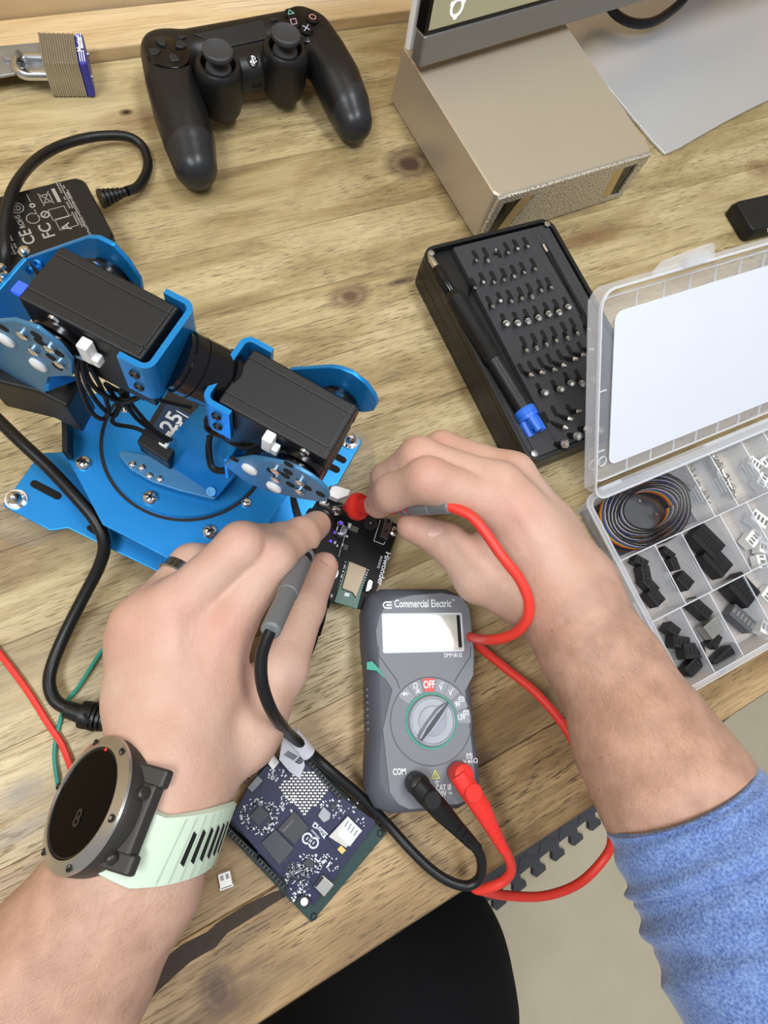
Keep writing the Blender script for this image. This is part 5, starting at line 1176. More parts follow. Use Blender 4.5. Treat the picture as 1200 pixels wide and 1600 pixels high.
# watch: case axis leans to the outer side of the wrist
wc = P(135, 1253, 100); view = (Vector((0, 0, TZ+H))-wc).normalized()
mn = (P(135-97.4, 1253-22.6, 100)-wc); mn = (mn-view*mn.dot(view)).normalized()
nrm = (view*math.cos(math.radians(60))+mn*math.sin(math.radians(60))).normalized()
mj = (P(135-22.6, 1253+97.4, 100)-wc); Yw = (mj-nrm*mj.dot(nrm)).normalized()
MWt = axes(wc, Yw, nrm)      # local x: along the case towards the elbow end of the dial, z out of the glass
watch = thing('wristwatch', 'round black smartwatch with a steel bezel and pale green strap on the left wrist', 'watch', MWt)
casem = mat('case_dark', '#3c3a37', .4, .4, var=.1); bez = mat('bezel_steel', '#b3afaa', .27, .85, var=.08); sage = mat('sage_strap', '#c3d3bf', .55, var=.02, vscale=30)
Rw = .0255
mb = MB(); mb.lathe([(Rw*.86, -.0135), (Rw*.97, -.0125), (Rw*1.0, -.008), (Rw*1.0, -.003), (Rw*.97, -.0012)], (0, 0, 0), n=56); obj('case', mb, casem, watch)
mb = MB(); mb.lathe([(Rw*.98, -.0014), (Rw*1.0, -.0006), (Rw*.985, .0004), (Rw*.83, .0022), (Rw*.805, .0020), (Rw*.795, .0008)], (0, 0, 0), n=64); obj('bezel', mb, bez, watch)
gl_m = mat('watch_glass', '#050505', .3, var=.1, spec=.06)
mb = MB(); mb.lathe([(Rw*.805, .0006), (Rw*.80, .0014), (0, .0014)], (0, 0, 0), n=56); gl_ = obj('glass', mb, gl_m, watch)
mb = MB(); mb.ring(circ(Rw*.785, 48), circ(Rw*.765, 48), .0014, .0015); obj('dial_edge', mb, mat('dial_grey', '#17171a', .3), gl_)
mb = MB(); mb.box((-Rw*.77, 0, .0015), (.0012, .0016, .0002)); obj('dial_mark', mb, mat('red_plastic', '#e0342c', .38, var=.04), gl_)
text('dial_digits', '8', MWt @ Matrix.Translation((Rw*.24, .0015, .0016)) @ Matrix.Rotation(math.radians(95), 4, 'Z'), .0062, mat('dial_digit', '#1d1d20', .4), gl_, bold=.03)
for a_ in (25, 85, 150, 205, 265, 330):
    a_ = math.radians(a_); mb = MB(); mb.lathe([(.0015, 0), (.0015, .0005), (.0010, .0005), (.0008, .0001)], (Rw*.915*math.cos(a_), Rw*.915*math.sin(a_), .0012), (0, 0, 1), 10); obj('bezel_screw', mb, dark_steel, watch)
lpw = lambda px, py, z: MWt.inverted() @ P(px, py, z)
sgy = 1 if lpw(300, 1260, 90).y > 0 else -1     # side of the case that faces the strap
for x in (-.008, .0, .014):
    mb = MB(); d = Vector((x, sgy*math.sqrt(Rw*Rw-x*x), -.006)); mb.lathe([(.0024, -.001), (.0024, .0018), (.0018, .0026), (0, .0027)], d, (x, sgy*math.sqrt(Rw*Rw-x*x), 0), 14); obj('button', mb, casem, watch) if x != 0 else None
def wedge(x0, x1, s_, ya, yb, za, zb, za2, zb2, name, bev=.0012):
    mb = MB(); vs = [(x, s_*y, z) for x in (x0, x1) for (y, z) in ((ya, za), (yb, za2), (yb, zb2), (ya, zb))]
    mb.add(vs, [(0, 1, 2, 3), (4, 7, 6, 5), (0, 4, 5, 1), (1, 5, 6, 2), (2, 6, 7, 3), (3, 7, 4, 0)]); return obj(name, mb, casem, watch, bevel=bev)
for s_ in (sgy, -sgy):
    for x in (-.0150, .0150): wedge(x-.0036, x+.0036, s_, Rw*.60, Rw*1.11, -.0025, -.0125, -.0105, -.0145, 'lug')
    wedge(-.0125, .0125, s_, Rw*.80, Rw*1.05, -.0050, -.0130, -.0090, -.0140, 'strap_mount')
# strap: a band laid on the skin round the wrist
wa = (Vector(P(214, 1380, 80))-Vector(P(286, 1240, 82))).normalized(); wcen = P(250, 1302, 82)
lat = (P(345, 1340, 82)-P(180, 1265, 82)); u_ = (lat-wa*lat.dot(wa)).normalized(); v_ = u_.cross(wa); v_ = v_ if v_.z > 0 else -v_
def skin_r(a, x):
    d = u_*math.cos(a)+v_*math.sin(a); c = wcen+wa*x; r = bvh_l.ray_cast(c+d*.09, -d); return ((r[0]-c).length if r[0] else .028)
NA = 72; XS = np.linspace(-.027, .016, 9); rads = np.array([[skin_r(2*math.pi*k/NA, x) for x in XS] for k in range(NA)])
for _ in range(4): rads = .5*rads+.25*np.roll(rads, 1, 0)+.25*np.roll(rads, -1, 0)
for _ in range(6): rads[:, 1:-1] = .5*rads[:, 1:-1]+.25*rads[:, 2:]+.25*rads[:, :-2]
def on_band(a, x, r):
    x -= .010*max(0, math.cos(a)); k = (a/(2*math.pi)*NA) % NA; i = int(k); f = k-i; row = rads[i % NA]*(1-f)+rads[(i+1) % NA]*f
    return wcen+(u_*math.cos(a)+v_*math.sin(a))*(float(np.interp(x, XS, row))+.0009+r)+wa*x
A0, A1, NB = math.radians(-150), math.radians(150), 90
def bw(a): return .0270 if a > 1.2 else .0238+.0032*max(0, (a+.6)/1.8) if a > -.6 else .0238
vs, fs = [], []
for k in range(NB+1):
    a = A0+(A1-A0)*k/NB; w_ = bw(a)
    for (r, x) in ((0, -.5), (0, -.2), (0, .2), (0, .5), (.0020, .47), (.0026, .2), (.0026, -.2), (.0020, -.47)): vs.append(on_band(a, x*w_, r))
for k in range(NB):
    for j in range(8): j2 = (j+1) % 8; fs.append((k*8+j, k*8+j2, (k+1)*8+j2, (k+1)*8+j))
fs += [tuple(range(8))[::-1], tuple(range(NB*8, NB*8+8))]
mb = MB(); mb.add(vs, fs); sp = obj('strap', mb, sage, watch, world=True, sharp=50, label='pale sage green silicone strap')
SLOT0 = 1.02
for k in range(6):
    a = SLOT0-.165*k; mb = MB(); da = .038; sl = .0008
    mb.plate([on_band(a+da, -.0058-sl, .00275), on_band(a+da, .0058-sl, .00275), on_band(a-da, .0058+sl, .00275), on_band(a-da, -.0058+sl, .00275)], on_band(a, 0, .01)-on_band(a, 0, 0), .0002); obj('strap_slot', mb, slot_m, sp, world=True)
for k in range(8):
    a = SLOT0+.25-.165*k; mb = MB(); mb.plate([on_band(a+.006, -.0118, .00262), on_band(a+.006, .0118, .00262), on_band(a-.006, .0118, .00262), on_band(a-.006, -.0118, .00262)], on_band(a, 0, .01)-on_band(a, 0, 0), .0001); obj('strap_groove', mb, mat('sage_dark', '#a9bba5', .6), sp, world=True)
# ---------------------------------------------------------------- multimeter
mg = mat('meter_grey', '#74777c', .5, var=.04, bump=.05, bscale=2500); md = mat('meter_dark', '#54565f', .55, var=.05, bump=.08, bscale=2500)
ml = mat('meter_knob', '#9a9fa8', .38, var=.03); green = mat('teal_green', '#2f9a80', .45); redp = mat('red_plastic', '#e0342c', .38, var=.04); yel = mat('warning_yellow', '#d2cf3e', .5)
a = P(667, 1265, 30); b_ = P(650, 925, 30); Y = (b_-a).normalized(); Xv = Vector((Y.y, -Y.x, 0)); cm = P(653, 1088, 33)
MM = axes((cm.x, cm.y, TZ), Xv, (0, 0, 1)); meter = thing('multimeter', 'grey digital multimeter with a round selector dial lying between the two arms', 'multimeter', MM)
ML_ = lambda px, py, z=33: MM.inverted() @ P(px, py, z)
xl, xr = ML_(579, 1090, 30).x, ML_(741, 1090, 30).x; yt, yb = ML_(652, 921, 31).y, ML_(668, 1264, 26).y
MWd, MLn = xr-xl, yt-yb; mcx, mcy = (xl+xr)/2, (yt+yb)/2
def mo(g, waist=0, r=.012):
    w, l = MWd/2-g, MLn/2-g; c = r
    pts = [(w-c, l), (w-.3*c, l-.35*c), (w, l-c*1.2), (w, l*.45), (w-.0015-waist, l*.2), (w-.0015-waist, -l*.35), (w, -l*.62), (w, -l+c), (w-.4*c, -l+.3*c), (w-c*1.1, -l)]
    pts = pts + [(-x, y) for x, y in pts[::-1]]
    return [(x+mcx, y+mcy) for x, y in pts][::-1]
mb = MB(); mb.stack([(mo(.004), 0), (mo(.001), .003), (mo(-.002), .010), (mo(-.002), .020), (mo(-.0005), .027), (mo(.0035), .0318), (mo(.005), .0322)]); obj('body', mb, md, meter, bevel=.0008)
FZ = .0330
fo = [(592, 960), (606, 938), (640, 929), (690, 925), (722, 931), (735, 950), (742, 1020), (741, 1055), (728, 1080), (736, 1140), (745, 1225), (738, 1248), (716, 1258), (640, 1266), (622, 1258), (608, 1240), (597, 1140), (612, 1078), (592, 1045), (586, 985)]
mb = MB(); ff = [tuple(ML_(x, y)[:2]) for x, y in fo]; cxx = sum(p[0] for p in ff)/len(ff); cyy = sum(p[1] for p in ff)/len(ff)
mb.prism(ff[::-1], .0315, FZ, [(cxx+(x-cxx)*.985, cyy+(y-cyy)*.992) for x, y in ff[::-1]]); obj('face_plate', mb, mg, meter, bevel=.0005)
for px in ([(573, 1035), (581, 1033), (612, 1066), (611, 1070), (588, 1048), (573, 1046)], [(741, 1033), (738, 1042), (724, 1062), (723, 1059)]):
    mb = MB(); mb.prism([tuple(ML_(x, y, 32)[:2]) for x, y in px], .0312, .0326); obj('accent_stripe', mb, green, meter)
def groove(name, px, m_, w=.00035, closed=False, z=FZ, parent=None):
    q = [ML_(x, y, z*1000) for x, y in px]
    if closed: q.append(q[0])
    mb = MB(); mb.tube([Vector((p.x, p.y, z)) for p in q], w, 4, flat=.35); return obj(name, mb, m_, parent or meter)
groove('panel_line', [(591, 1010), (592, 1025), (620, 1063), (624, 1076)], md); groove('panel_line', [(735, 1010), (735, 1025), (714, 1058), (710, 1066)], md)
# display
lcd = mat('lcd_glass', '#cfd6cc', .08, .35, var=.04, spec=1.0, coat=1)
q = [(598, 964), (718, 958), (722, 1012), (602, 1021)]; u = [ML_(*p) for p in q]; lw_ = ((u[1]-u[0]).length+(u[2]-u[3]).length)/2; lh = ((u[0]-u[3]).length+(u[1]-u[2]).length)/2; uc = sum(u, Vector())/4
mb = MB(); mb.ring(rrect(lw_+.0022, lh+.0022, .001, 2, uc.x, uc.y), rrect(lw_, lh, .0006, 2, uc.x, uc.y), FZ-.0004, FZ+.0006); obj('display_frame', mb, mat('display_bezel', '#c8cbcf', .4), meter)
mb = MB(); mb.box((uc.x, uc.y, FZ), (lw_, lh, .0007)); obj('display', mb, lcd, meter, label='bright reflective display glass')
mb = MB(); mb.box((uc.x+lw_*.475, uc.y+.0005, FZ+.0004), (lw_*.045, lh*.92, .0002)); obj('display_edge', mb, slot_m, meter)
def mt(name, s, px, py, h, m_=None, ang=0, **k): p = ML_(px, py); return text(name, s, MM @ Matrix.Translation((p.x, p.y, FZ+.0001)) @ Matrix.Rotation(ang, 4, 'Z'), h, m_ or printw, k.pop('parent', meter), **k)
mt('brand_lettering', 'Commercial Electric', 661, 943.5, .0044, sx=.665, bold=.02); mt('brand_lettering', 'TM', 708, 938, .0013, sx=.8)
# brand emblem: a rounded E
p = ML_(606, 945.5); mb = MB()
for dy in (-.0017, 0, .0017): mb.box((p.x+.0006, p.y+dy, FZ+.0001), (.0034, .00085, .0003))
n = 10; ro, ri = .0021, .0013
mb.plate([(p.x-.0010+r*math.cos(t), p.y+r*math.sin(t), FZ) for r, d_ in ((ro, 1), (ri, -1)) for t in [math.pi/2+math.pi*(k if d_ > 0 else n-k)/n for k in range(n+1)]], (0, 0, 1), .00025); obj('brand_emblem', mb, printw, meter)
mt('model_lettering', 'DMM-8132', 708, 1024, .0023, sx=.72, bold=.015)
# dial: ring line, function fields, knob
dc = ML_(674, 1126); Rd = (ML_(736, 1122)-ML_(610, 1128)).length/2
mb = MB(); mb.ring(circ(Rd+.0003, 48, dc.x, dc.y), circ(Rd-.0003, 48, dc.x, dc.y), FZ-.0002, FZ+.00015); obj('dial_line', mb, md, meter)
fieldm = mat('field_grey', '#8d9096', .5, var=.03)
rk0, rk1 = .0158, Rd-.0006
def sector(a0, a1, m_, name='function_field'):
    n = 8; mb = MB(); pts = [(dc.x+r*math.cos(t), dc.y+r*math.sin(t)) for r, s_ in ((rk1, 1), (rk0, -1)) for t in [a0+(a1-a0)*((k if s_ > 0 else n-k)/n) for k in range(n+1)]]
    mb.prism(pts, FZ-.0003, FZ+.00015); return obj(name, mb, m_, meter)
def pang(px, py): q = ML_(px, py)-dc; return math.atan2(q.y, q.x)
angs = [pang(633, 1084), pang(650, 1074), pang(670, 1064), pang(690, 1069), pang(706, 1080), pang(720, 1098), pang(727, 1120)]
for k, a_ in enumerate(angs): sector(a_-.165, a_+.165, redp if k == 2 else fieldm)
def ftx(s, k, h, dr=0, **kw):
    r = (rk0+rk1)/2+dr; x, y = dc.x+r*math.cos(angs[k]), dc.y+r*math.sin(angs[k]); return text('function_mark', s, MM @ Matrix.Translation((x, y, FZ+.0002)), h, printw, meter, **kw)
ftx('OFF', 2, .0040, sx=.68, bold=.03); ftx('V', 3, .0030, -.0006, sx=.7, bold=.03); ftx('~', 3, .0030, .0022, sx=1.0); ftx('V', 4, .0030, -.0006, sx=.7, bold=.03); ftx('=', 4, .0020, .0020, sx=1.0)
ftx('9V', 5, .0028, -.0014, sx=.7, bold=.03); ftx('1.5V', 6, .0028, -.0018, sx=.68, bold=.03); ftx('Ω', 1, .0028, .0013); ftx('2K', 1, .0020, -.0018, sx=.8, bold=.03)
def symbol(px, py, kind, z=FZ+.0001):
    p = ML_(px, py); mb = MB()
    if kind == 'battery':
        mb.ring(rrect(.0036, .0022, .0002, 1, p.x, p.y), rrect(.0030, .0016, .0002, 1, p.x, p.y), z, z+.0002); mb.box((p.x-.0009, p.y+.0014, z), (.0007, .0007, .0003)); mb.box((p.x+.0009, p.y+.0014, z), (.0007, .0007, .0003)); mb.box((p.x, p.y, z+.0001), (.0022, .0003, .0002))
    else:
        mb.prism([(p.x-.001, p.y-.0012), (p.x+.0008, p.y), (p.x-.001, p.y+.0012)][::-1], z, z+.0002); mb.box((p.x+.0010, p.y, z), (.0003, .0026, .0003)); mb.box((p.x, p.y, z), (.0052, .0003, .0003))
    obj('function_symbol', mb, printw, meter)
symbol(633, 1084, 'diode'); symbol(721, 1093, 'battery'); symbol(728, 1114, 'battery'); symbol(733, 1182, 'battery'); symbol(734, 1190, 'diode')
mt('jack_mark', 'V', 726, 1191, .0024, sx=.7, bold=.03); mt('jack_mark', 'Ω', 743, 1189, .0024); mt('jack_mark', 'COM', 624, 1206, .0031, sx=.72, bold=.03)
mt('rating_mark', 'CAT III', 693, 1231, .0029, sx=.7, bold=.03); mt('rating_mark', '600V', 689, 1241, .0028, sx=.7, bold=.03); mt('rating_mark', '≂', 704, 1240, .003)
p = ML_(680, 1212); mb = MB(); th_ = .0028
tri = lambda s_: [(p.x, p.y+s_), (p.x-s_*.87, p.y-s_*.5), (p.x+s_*.87, p.y-s_*.5)]
mb.ring(tri(.0030), tri(.0022), FZ, FZ+.0003); mb.box((p.x, p.y+.0002, FZ+.0001), (.0004, .0018, .0003)); obj('warning_triangle', mb, yel, meter)
p = ML_(682, 1221); mb = MB(); [mb.box((p.x, p.y-.0007*k, FZ+.0001), (.0030-.001*k, .0003, .0003)) for k in range(3)]; mb.box((p.x, p.y+.0006, FZ+.0001), (.0003, .0012, .0003)); obj('earth_symbol', mb, printw, meter)
mb = MB(); mb.ring(circ(.0150, 48, dc.x, dc.y), circ(.0141, 48, dc.x, dc.y), FZ-.0002, FZ+.0006); obj('dial_ring', mb, green, meter, label='teal ring around the dial')
mb = MB(); mb.lathe([(.0140, 0), (.0138, .002), (.0130, .0034), (.0122, .0036), (.0118, .0028), (.0082, .0028), (.0080, .0036), (.0074, .0038), (0, .0038)], (dc.x, dc.y, FZ), n=44); kn = obj('dial_knob', mb, ml, meter)
ka = pang(703, 1086)
R2_ = Matrix.Translation((dc.x, dc.y, FZ)) @ Matrix.Rotation(ka, 4, 'Z')
mb = MB(); mb.X = R2_; mb.stack([([(-.0128, -.0020), (-.004, -.0036), (.006, -.0034), (.0128, -.0004), (.0128, .0004), (.006, .0034), (-.004, .0036), (-.0128, .0020)], .0026), ([(-.0122, -.0014), (-.004, -.0024), (.006, -.0022), (.0124, -.0002), (.0124, .0002), (.006, .0022), (-.004, .0024), (-.0122, .0014)], .0072)]); obj('knob_grip', mb, ml, kn, bevel=.0006)
mb = MB(); mb.X = R2_; mb.prism([(-.0124, .0004), (-.006, .0013), (.004, .0014), (.0124, .0003), (.0124, -.0003), (.004, -.0010), (-.006, -.0011), (-.0124, -.0006)], .0068, .0076); obj('knob_pointer', mb, mat('pointer_dark', '#3c3f45', .5), kn, label='dark pointer line')
for (px, py) in ((649, 1223), (715, 1207)):
    p = ML_(px, py); mb = MB(); mb.ring(circ(.0064, 24, p.x, p.y), circ(.0048, 24, p.x, p.y), FZ-.0003, FZ+.0006); obj('jack_ring', mb, md, meter)
# side ribs of the overmould
for k in range(7):
    mb = MB(); mb.box((mcx-MWd/2-.0005, mcy+.004-k*.0036, .017), (.0012, .0014, .012)); obj('grip_rib', mb, md, meter)
# ---------------------------------------------------------------- test leads
redc = mat('red_cable', '#e23b2e', .42, var=.04); blkc = mat('black_cable', '#121213', .4, var=.1); greyp = mat('probe_grey', '#6f7173', .45, var=.05)
def banana(px0, px1, px2, m_, t, z0=33):
    """angled plug standing in the jack at px0, its sleeve running to px2"""
    p = P(*px0, z0); q = P(*px0, 43); e = P(*px1, 41); f_ = P(*px2, 31)
    mb = MB(); mb.lathe([(.0058, 0), (.0060, .003), (.0060, .008), (.0053, .0115), (.003, .0130), (0, .0133)], p, (0, 0, 1), 24); obj('plug_head', mb, m_, t, world=True)
    mb = MB(); mb.tube([q, q+(e-q)*.35, e, e+(f_-e)*.5, f_], [.0055, .0058, .0054, .0042, .0034], 18, flat=.82); obj('plug_body', mb, m_, t, world=True)
    d = f_-e; mb = MB(); prof = []
    for k in range(4): prof += [(.0040-.0003*k, .30+.18*k), (.0040-.0003*k, .40+.18*k), (.0031, .40+.18*k), (.0031, .48+.18*k)]
    mb.lathe([(r, h*d.length) for r, h in prof], e+d*.15, d, 14); obj('strain_relief', mb, m_, t, world=True)
    # flattened thumb facet
    mb = MB(); mb.lathe([(.0050, 0), (.0050, .0012), (.0044, .0018), (0, .0018)], (q+(e-q)*.55)+Vector((0, 0, .0040)), (0.1, -.1, 1), 20); obj('thumb_pad', mb, m_, t, world=True)
rl = thing('red_test_lead', 'red test lead plugged into the multimeter, its probe held by the right hand', 'test lead', Matrix.Translation(P(709, 1206, 33)))
banana((715, 1207), (752, 1262), (782, 1318), redp, rl)
obj('cable', wire([(780, 1314, 31), (793, 1336, 27), (799, 1358, 22), (790, 1374, 17), (772, 1384, 13), (750, 1390, 7), (742, 1388, 3), (752, 1391, -4), (790, 1399, -14), (850, 1400, -20), (905, 1380, -22), (945, 1340, -18), (956, 1310, -10), (948, 1272, 4), (925, 1220, 14), (885, 1140, 16), (840, 1085, 14), (795, 1048, 12), (760, 1020, 12), (742, 1004, 16), (728, 992, 22), (738, 996, 36), (765, 1000, 62), (800, 992, 78), (822, 970, 90), (826, 940, 97), (812, 905, 101), (785, 870, 103), (757, 830, 103), (735, 806, 102), (712, 795, 99), (700, 791, 97)], .0028, 12), redc, rl, world=True)
def probe(t, tip, guard0, guard1, g2, end, m_, grey, bands, gr=.0086):
    """needle, finger guard, barrel and grey relief along one straight line"""
    A = P(*tip); E_ = P(*end); ax = (E_-A).normalized(); L = (E_-A).length
    f_ = lambda u: u*L
    mb = MB(); mb.lathe([(.0003, 0), (.0011, .004), (.0011, f_(guard0))], A, ax, 10); obj('needle', mb, chrome, t, world=True)
    mb = MB(); mb.lathe([(.0018, f_(guard0)*.75), (.0032, f_(guard0)), (.0050, f_(guard1)*.86), (gr*.95, f_(guard1)), (gr, f_(guard1)+.002), (gr*.93, f_(guard1)+.004), (.0050, f_(guard1)+.005)], A, ax, 28); obj('finger_guard', mb, m_, t, world=True)
    mb = MB(); mb.lathe([(.0048, f_(guard1)+.004), (.0052, f_(guard1)+.012), (.0046, f_(g2)-.01), (.0040, f_(g2))], A, ax, 20); obj('barrel', mb, m_, t, world=True)
    for u in bands:
        mb = MB(); mb.lathe([(.0050, f_(u)), (.0052, f_(u)+.0006), (.0052, f_(u)+.0022), (.0050, f_(u)+.0028)], A, ax, 20); obj('grip_band', mb, grey, t, world=True)
    mb = MB(); mb.lathe([(.0046, f_(g2)), (.0050, f_(g2)+.001), (.0050, f_(.5+g2/2)), (.0045, f_(.5+g2/2)+.0006), (.0046, f_(.5+g2/2)+.0016), (.0044, L-.001), (.0034, L)], A, ax, 20); obj('grey_sleeve', mb, grey, t, world=True, label='grey rubber sleeve of the probe')
probe(rl, (527, 792, 20), .10, .19, .70, (706, 790, 98), redp, greyp, (.60, .65))
bl = thing('black_test_lead', 'black test lead plugged into the multimeter, its probe held by the left hand', 'test lead', Matrix.Translation(P(641, 1220, 33)))
banana((649, 1223), (690, 1268), (738, 1318), blkc, bl)
obj('cable', wire([(735, 1315, 31), (748, 1332, 26), (753, 1352, 22), (748, 1374, 17), (728, 1384, 14), (700, 1376, 13), (672, 1357, 12), (640, 1326, 11), (605, 1287, 10), (562, 1243, 14), (520, 1207, 18), (492, 1182, 20), (470, 1162, 30), (452, 1147, 46), (440, 1133, 72), (424, 1110, 96), (410, 1070, 105), (408, 1030, 110), (416, 1000, 114), (424, 984, 116)], .0028, 12), blkc, bl, world=True)
probe(bl, (514, 786, 20), .08, .14, .56, (422, 987, 117), blkc, greyp, (.50,), .0066)
tagm = clear_mat('tag_plastic', '#e9e9f2', .62, .3, .1)
ta, tb = P(455, 1146, 34), P(482, 1178, 25); d = (tb-ta)
mb = MB(); mb.tube([ta, ta+d*.5, tb], [.0042]*3, 14, flat=.8); tg = obj('tag_sleeve', mb, tagm, bl, world=True, label='folded white tag around the cable')
v = [P(442, 1152, 32), P(472, 1170, 27), P(476, 1196, 20), P(468, 1216, 14), P(452, 1205, 16), P(436, 1186, 26)]
n = (v[1]-v[0]).cross(v[-1]-v[0]).normalized(); n = n if n.z > 0 else -n
mb = MB(); mb.plate(v, n, .0004); obj('tag_flag', mb, tagm, bl, world=True)
tm = axes(P(458, 1182, 26.2), P(445, 1175, 30)-P(470, 1190, 22), n); dkp = mat('dark_print', '#3b3c42', .6)
mb = MB(); mb.X = wm(bl).inverted() @ tm
for dy in (-.0013, 0, .0013): mb.box((-.0046, dy, .0006), (.0028, .0007, .0002))
mb.plate([(-.0058+r*math.cos(t), r*math.sin(t), .0005) for r, d_ in ((.0017, 1), (.0010, -1)) for t in [math.pi/2+math.pi*(k if d_ > 0 else 8-k)/8 for k in range(9)]], (0, 0, 1), .0002)
for k in range(3):
    for i in range(9): mb.box((-.0014+i*.0009, .0011-.0011*k, .0006), (.0006, .0006, .0002))
obj('tag_print', mb, dkp, bl)
# ---------------------------------------------------------------- arm controller board
pcbk = mat('pcb_black', '#0b0b0d', .5, var=.1, spec=.25); pcbg = mat('pcb_green', '#1f5a48', .35, var=.08); shield = mat('shield_can', '#8d7f6c', .45, .6, var=.1); silk = mat('silkscreen', '#d9dce2', .6, var=.03)
MH = frame((545, 905), (635, 940), 14); MH[2][3] = TZ; hb = thing('controller_board', 'black controller board with a green radio module, held by the left hand', 'circuit board', MH)
hl = lambda px, py, z=14: MH.inverted() @ P(px, py, z); HZ = .014
bo = [tuple(hl(x, y)[:2]) for x, y in ((496, 772), (625, 820), (622, 830), (576, 955), (512, 940), (440, 912))]
mb = MB(); mb.prism(bo[::-1], HZ-.0016, HZ); obj('board', mb, pcbk, hb, bevel=.0003, seg=1)
for (x, y) in ((506, 790), (614, 832), (566, 942), (456, 905)):
    p = hl(x, y); mb = MB(); mb.cyl((p.x, p.y, 0), (p.x, p.y, HZ-.0016), .0028, n=6); obj('standoff', mb, chrome, hb)
def chip(name, px, z0, z1, m_, parent=None, label=None, bevel=.0003):
    q = [tuple(hl(x, y)[:2]) for x, y in px]; mb = MB(); mb.prism(q[::-1], HZ+z0/1000, HZ+z1/1000); return obj(name, mb, m_, parent or hb, bevel=bevel, seg=1, label=label)
C5 = lambda x, y: (460+x/6, 750+y/6)
md_ = chip('radio_module', [C5(500, 758), C5(682, 832), C5(588, 1212), C5(368, 1148)], 0, 1.0, pcbg, label='green radio module'); chip('shield', [C5(508, 768), C5(676, 834), C5(572, 1110), C5(540, 1060), C5(440, 1022)], 1.0, 2.6, shield, md_)
chip('antenna_block', [C5(470, 1055), C5(520, 1065), C5(508, 1100), C5(460, 1090)], 1.0, 1.5, silk, md_)
chip('crystal', [C5(680, 935), C5(715, 930), C5(740, 960), C5(725, 1030), C5(690, 1060), C5(655, 1065), C5(650, 1040), C5(665, 970)], 0, 3.2, chrome, label='shiny crystal can', bevel=.0012)
p = hl(*C5(700, 425)); mb = MB(); mb.lathe([(.0048, 0), (.0048, .005), (.0043, .0056), (.0010, .0056), (.0008, .005)], (p.x, p.y, HZ), n=28); bz = obj('buzzer', mb, rubber, hb); mb = MB(); mb.ball((p.x, p.y, HZ+.0056), .0005, 5); obj('buzzer_dot', mb, printw, bz)
us = chip('usb_socket', [C5(845, 360), C5(912, 385), C5(862, 575), C5(785, 545)], 0, 5.0, mat('usb_metal', '#8b8788', .25, .95), label='metal socket near the right edge')
for q in ([C5(850, 380), C5(890, 392), C5(882, 425), C5(842, 412)], [C5(838, 480), C5(862, 488), C5(856, 510), C5(830, 502)]): chip('socket_spring', q, 5.0, 5.2, slot_m, us, bevel=0)
mb = MB()
def hline(mb, a, b, w=.00022):
    p, q = hl(*a), hl(*b); mb.tube([Vector((p.x, p.y, HZ+.0001)), Vector((q.x, q.y, HZ+.0001))], w, 4)
for a, b in (((805, 375), (745, 570)), ((745, 570), (835, 605)), ((835, 605), (850, 580)), ((405, 770), (400, 830)), ((400, 830), (345, 965)), ((500, 405), (525, 410)), ((525, 410), (510, 460)), ((510, 460), (490, 455)), ((490, 470), (430, 660)), ((430, 660), (415, 720))): hline(mb, C5(*a), C5(*b))
for (x, y, r) in ((430, 410, .0019), ): p = hl(*C5(x, y)); mb.ring(circ(r, 16, p.x, p.y), circ(r*.75, 16, p.x, p.y), HZ, HZ+.0002)
obj('silkscreen_lines', mb, silk, hb)
for k, (x, y, r, m_) in enumerate(((432, 488, .0036, silk), (330, 880, .0050, silk))):
    p = hl(*C5(x, y)); mb = MB(); mb.lathe([(r, 0), (r, .0052), (r*.92, .0056), (0, .0056)], (p.x, p.y, HZ), n=24); cpb = obj('capacitor', mb, mat('capacitor_can', '#b9b8c4', .35, .7), hb)
    mb = MB(); mb.box((p.x-r*.45, p.y, HZ+.0057), (r*.55, r*1.4, .0002)); obj('capacitor_mark', mb, slot_m, cpb)
    text('lettering', ('470', '220')[k], MH @ Matrix.Translation((p.x+r*.3, p.y+r*.1, HZ+.0058)) @ Matrix.Rotation(1.3, 4, 'Z'), r*.55, slot_m, cpb)
rs = random.Random(4)
for (x, y, w, h, m_) in ((490, 530, .0016, .0010, silk), (480, 635, .0026, .0034, mat('chip_grey', '#4c4a48', .5)), (450, 610, .0009, .0016, silk), (560, 462, .0050, .0034, mat('resistor_array', '#5a5850', .5)), (515, 430, .0018, .0030, silk), (380, 590, .0012, .0018, silk), (340, 575, .001, .001, silk), (400, 620, .001, .0014, silk), (380, 500, .001, .0014, silk), (400, 815, .0012, .0014, silk), (470, 815, .0009, .0009, silk), (455, 860, .0009, .0009, silk), (440, 905, .0009, .0009, silk), (370, 920, .001, .0012, silk), (335, 1085, .0026, .0020, silk), (665, 885, .0009, .0009, silk), (300, 1085, .001, .0016, silk)):
    p = hl(*C5(x, y)); mb = MB(); mb.box((p.x, p.y, HZ+.0005), (w, h, .001)); obj('surface_component', mb, m_, hb)
mb = MB()
for k in range(12):
    t = k/11
    for a, b in (((478, 770), (395, 1095)), ((690, 845), (600, 1105))):
        p = hl(*C5(a[0]+(b[0]-a[0])*t, a[1]+(b[1]-a[1])*t)); mb.box((p.x, p.y, HZ+.0003), (.0008, .0006, .0006))
obj('solder_pads', mb, silk, hb, kind='stuff')
for (x, y) in ((930, 485), (388, 292)):
    p = hl(*C5(x, y)); mb = MB(); mb.lathe([(.0034, 0), (.0032, .0012), (.002, .0020), (0, .0022)], (p.x, p.y, HZ), n=18); s_ = obj('screw', mb, chrome, hb); mb = MB(); [mb.box((p.x, p.y, HZ+.0021), (.0034, .0006, .0004), rz=.5+a*math.pi/2) for a in (0, 1)]; obj('screw_slot', mb, dark_steel, s_)
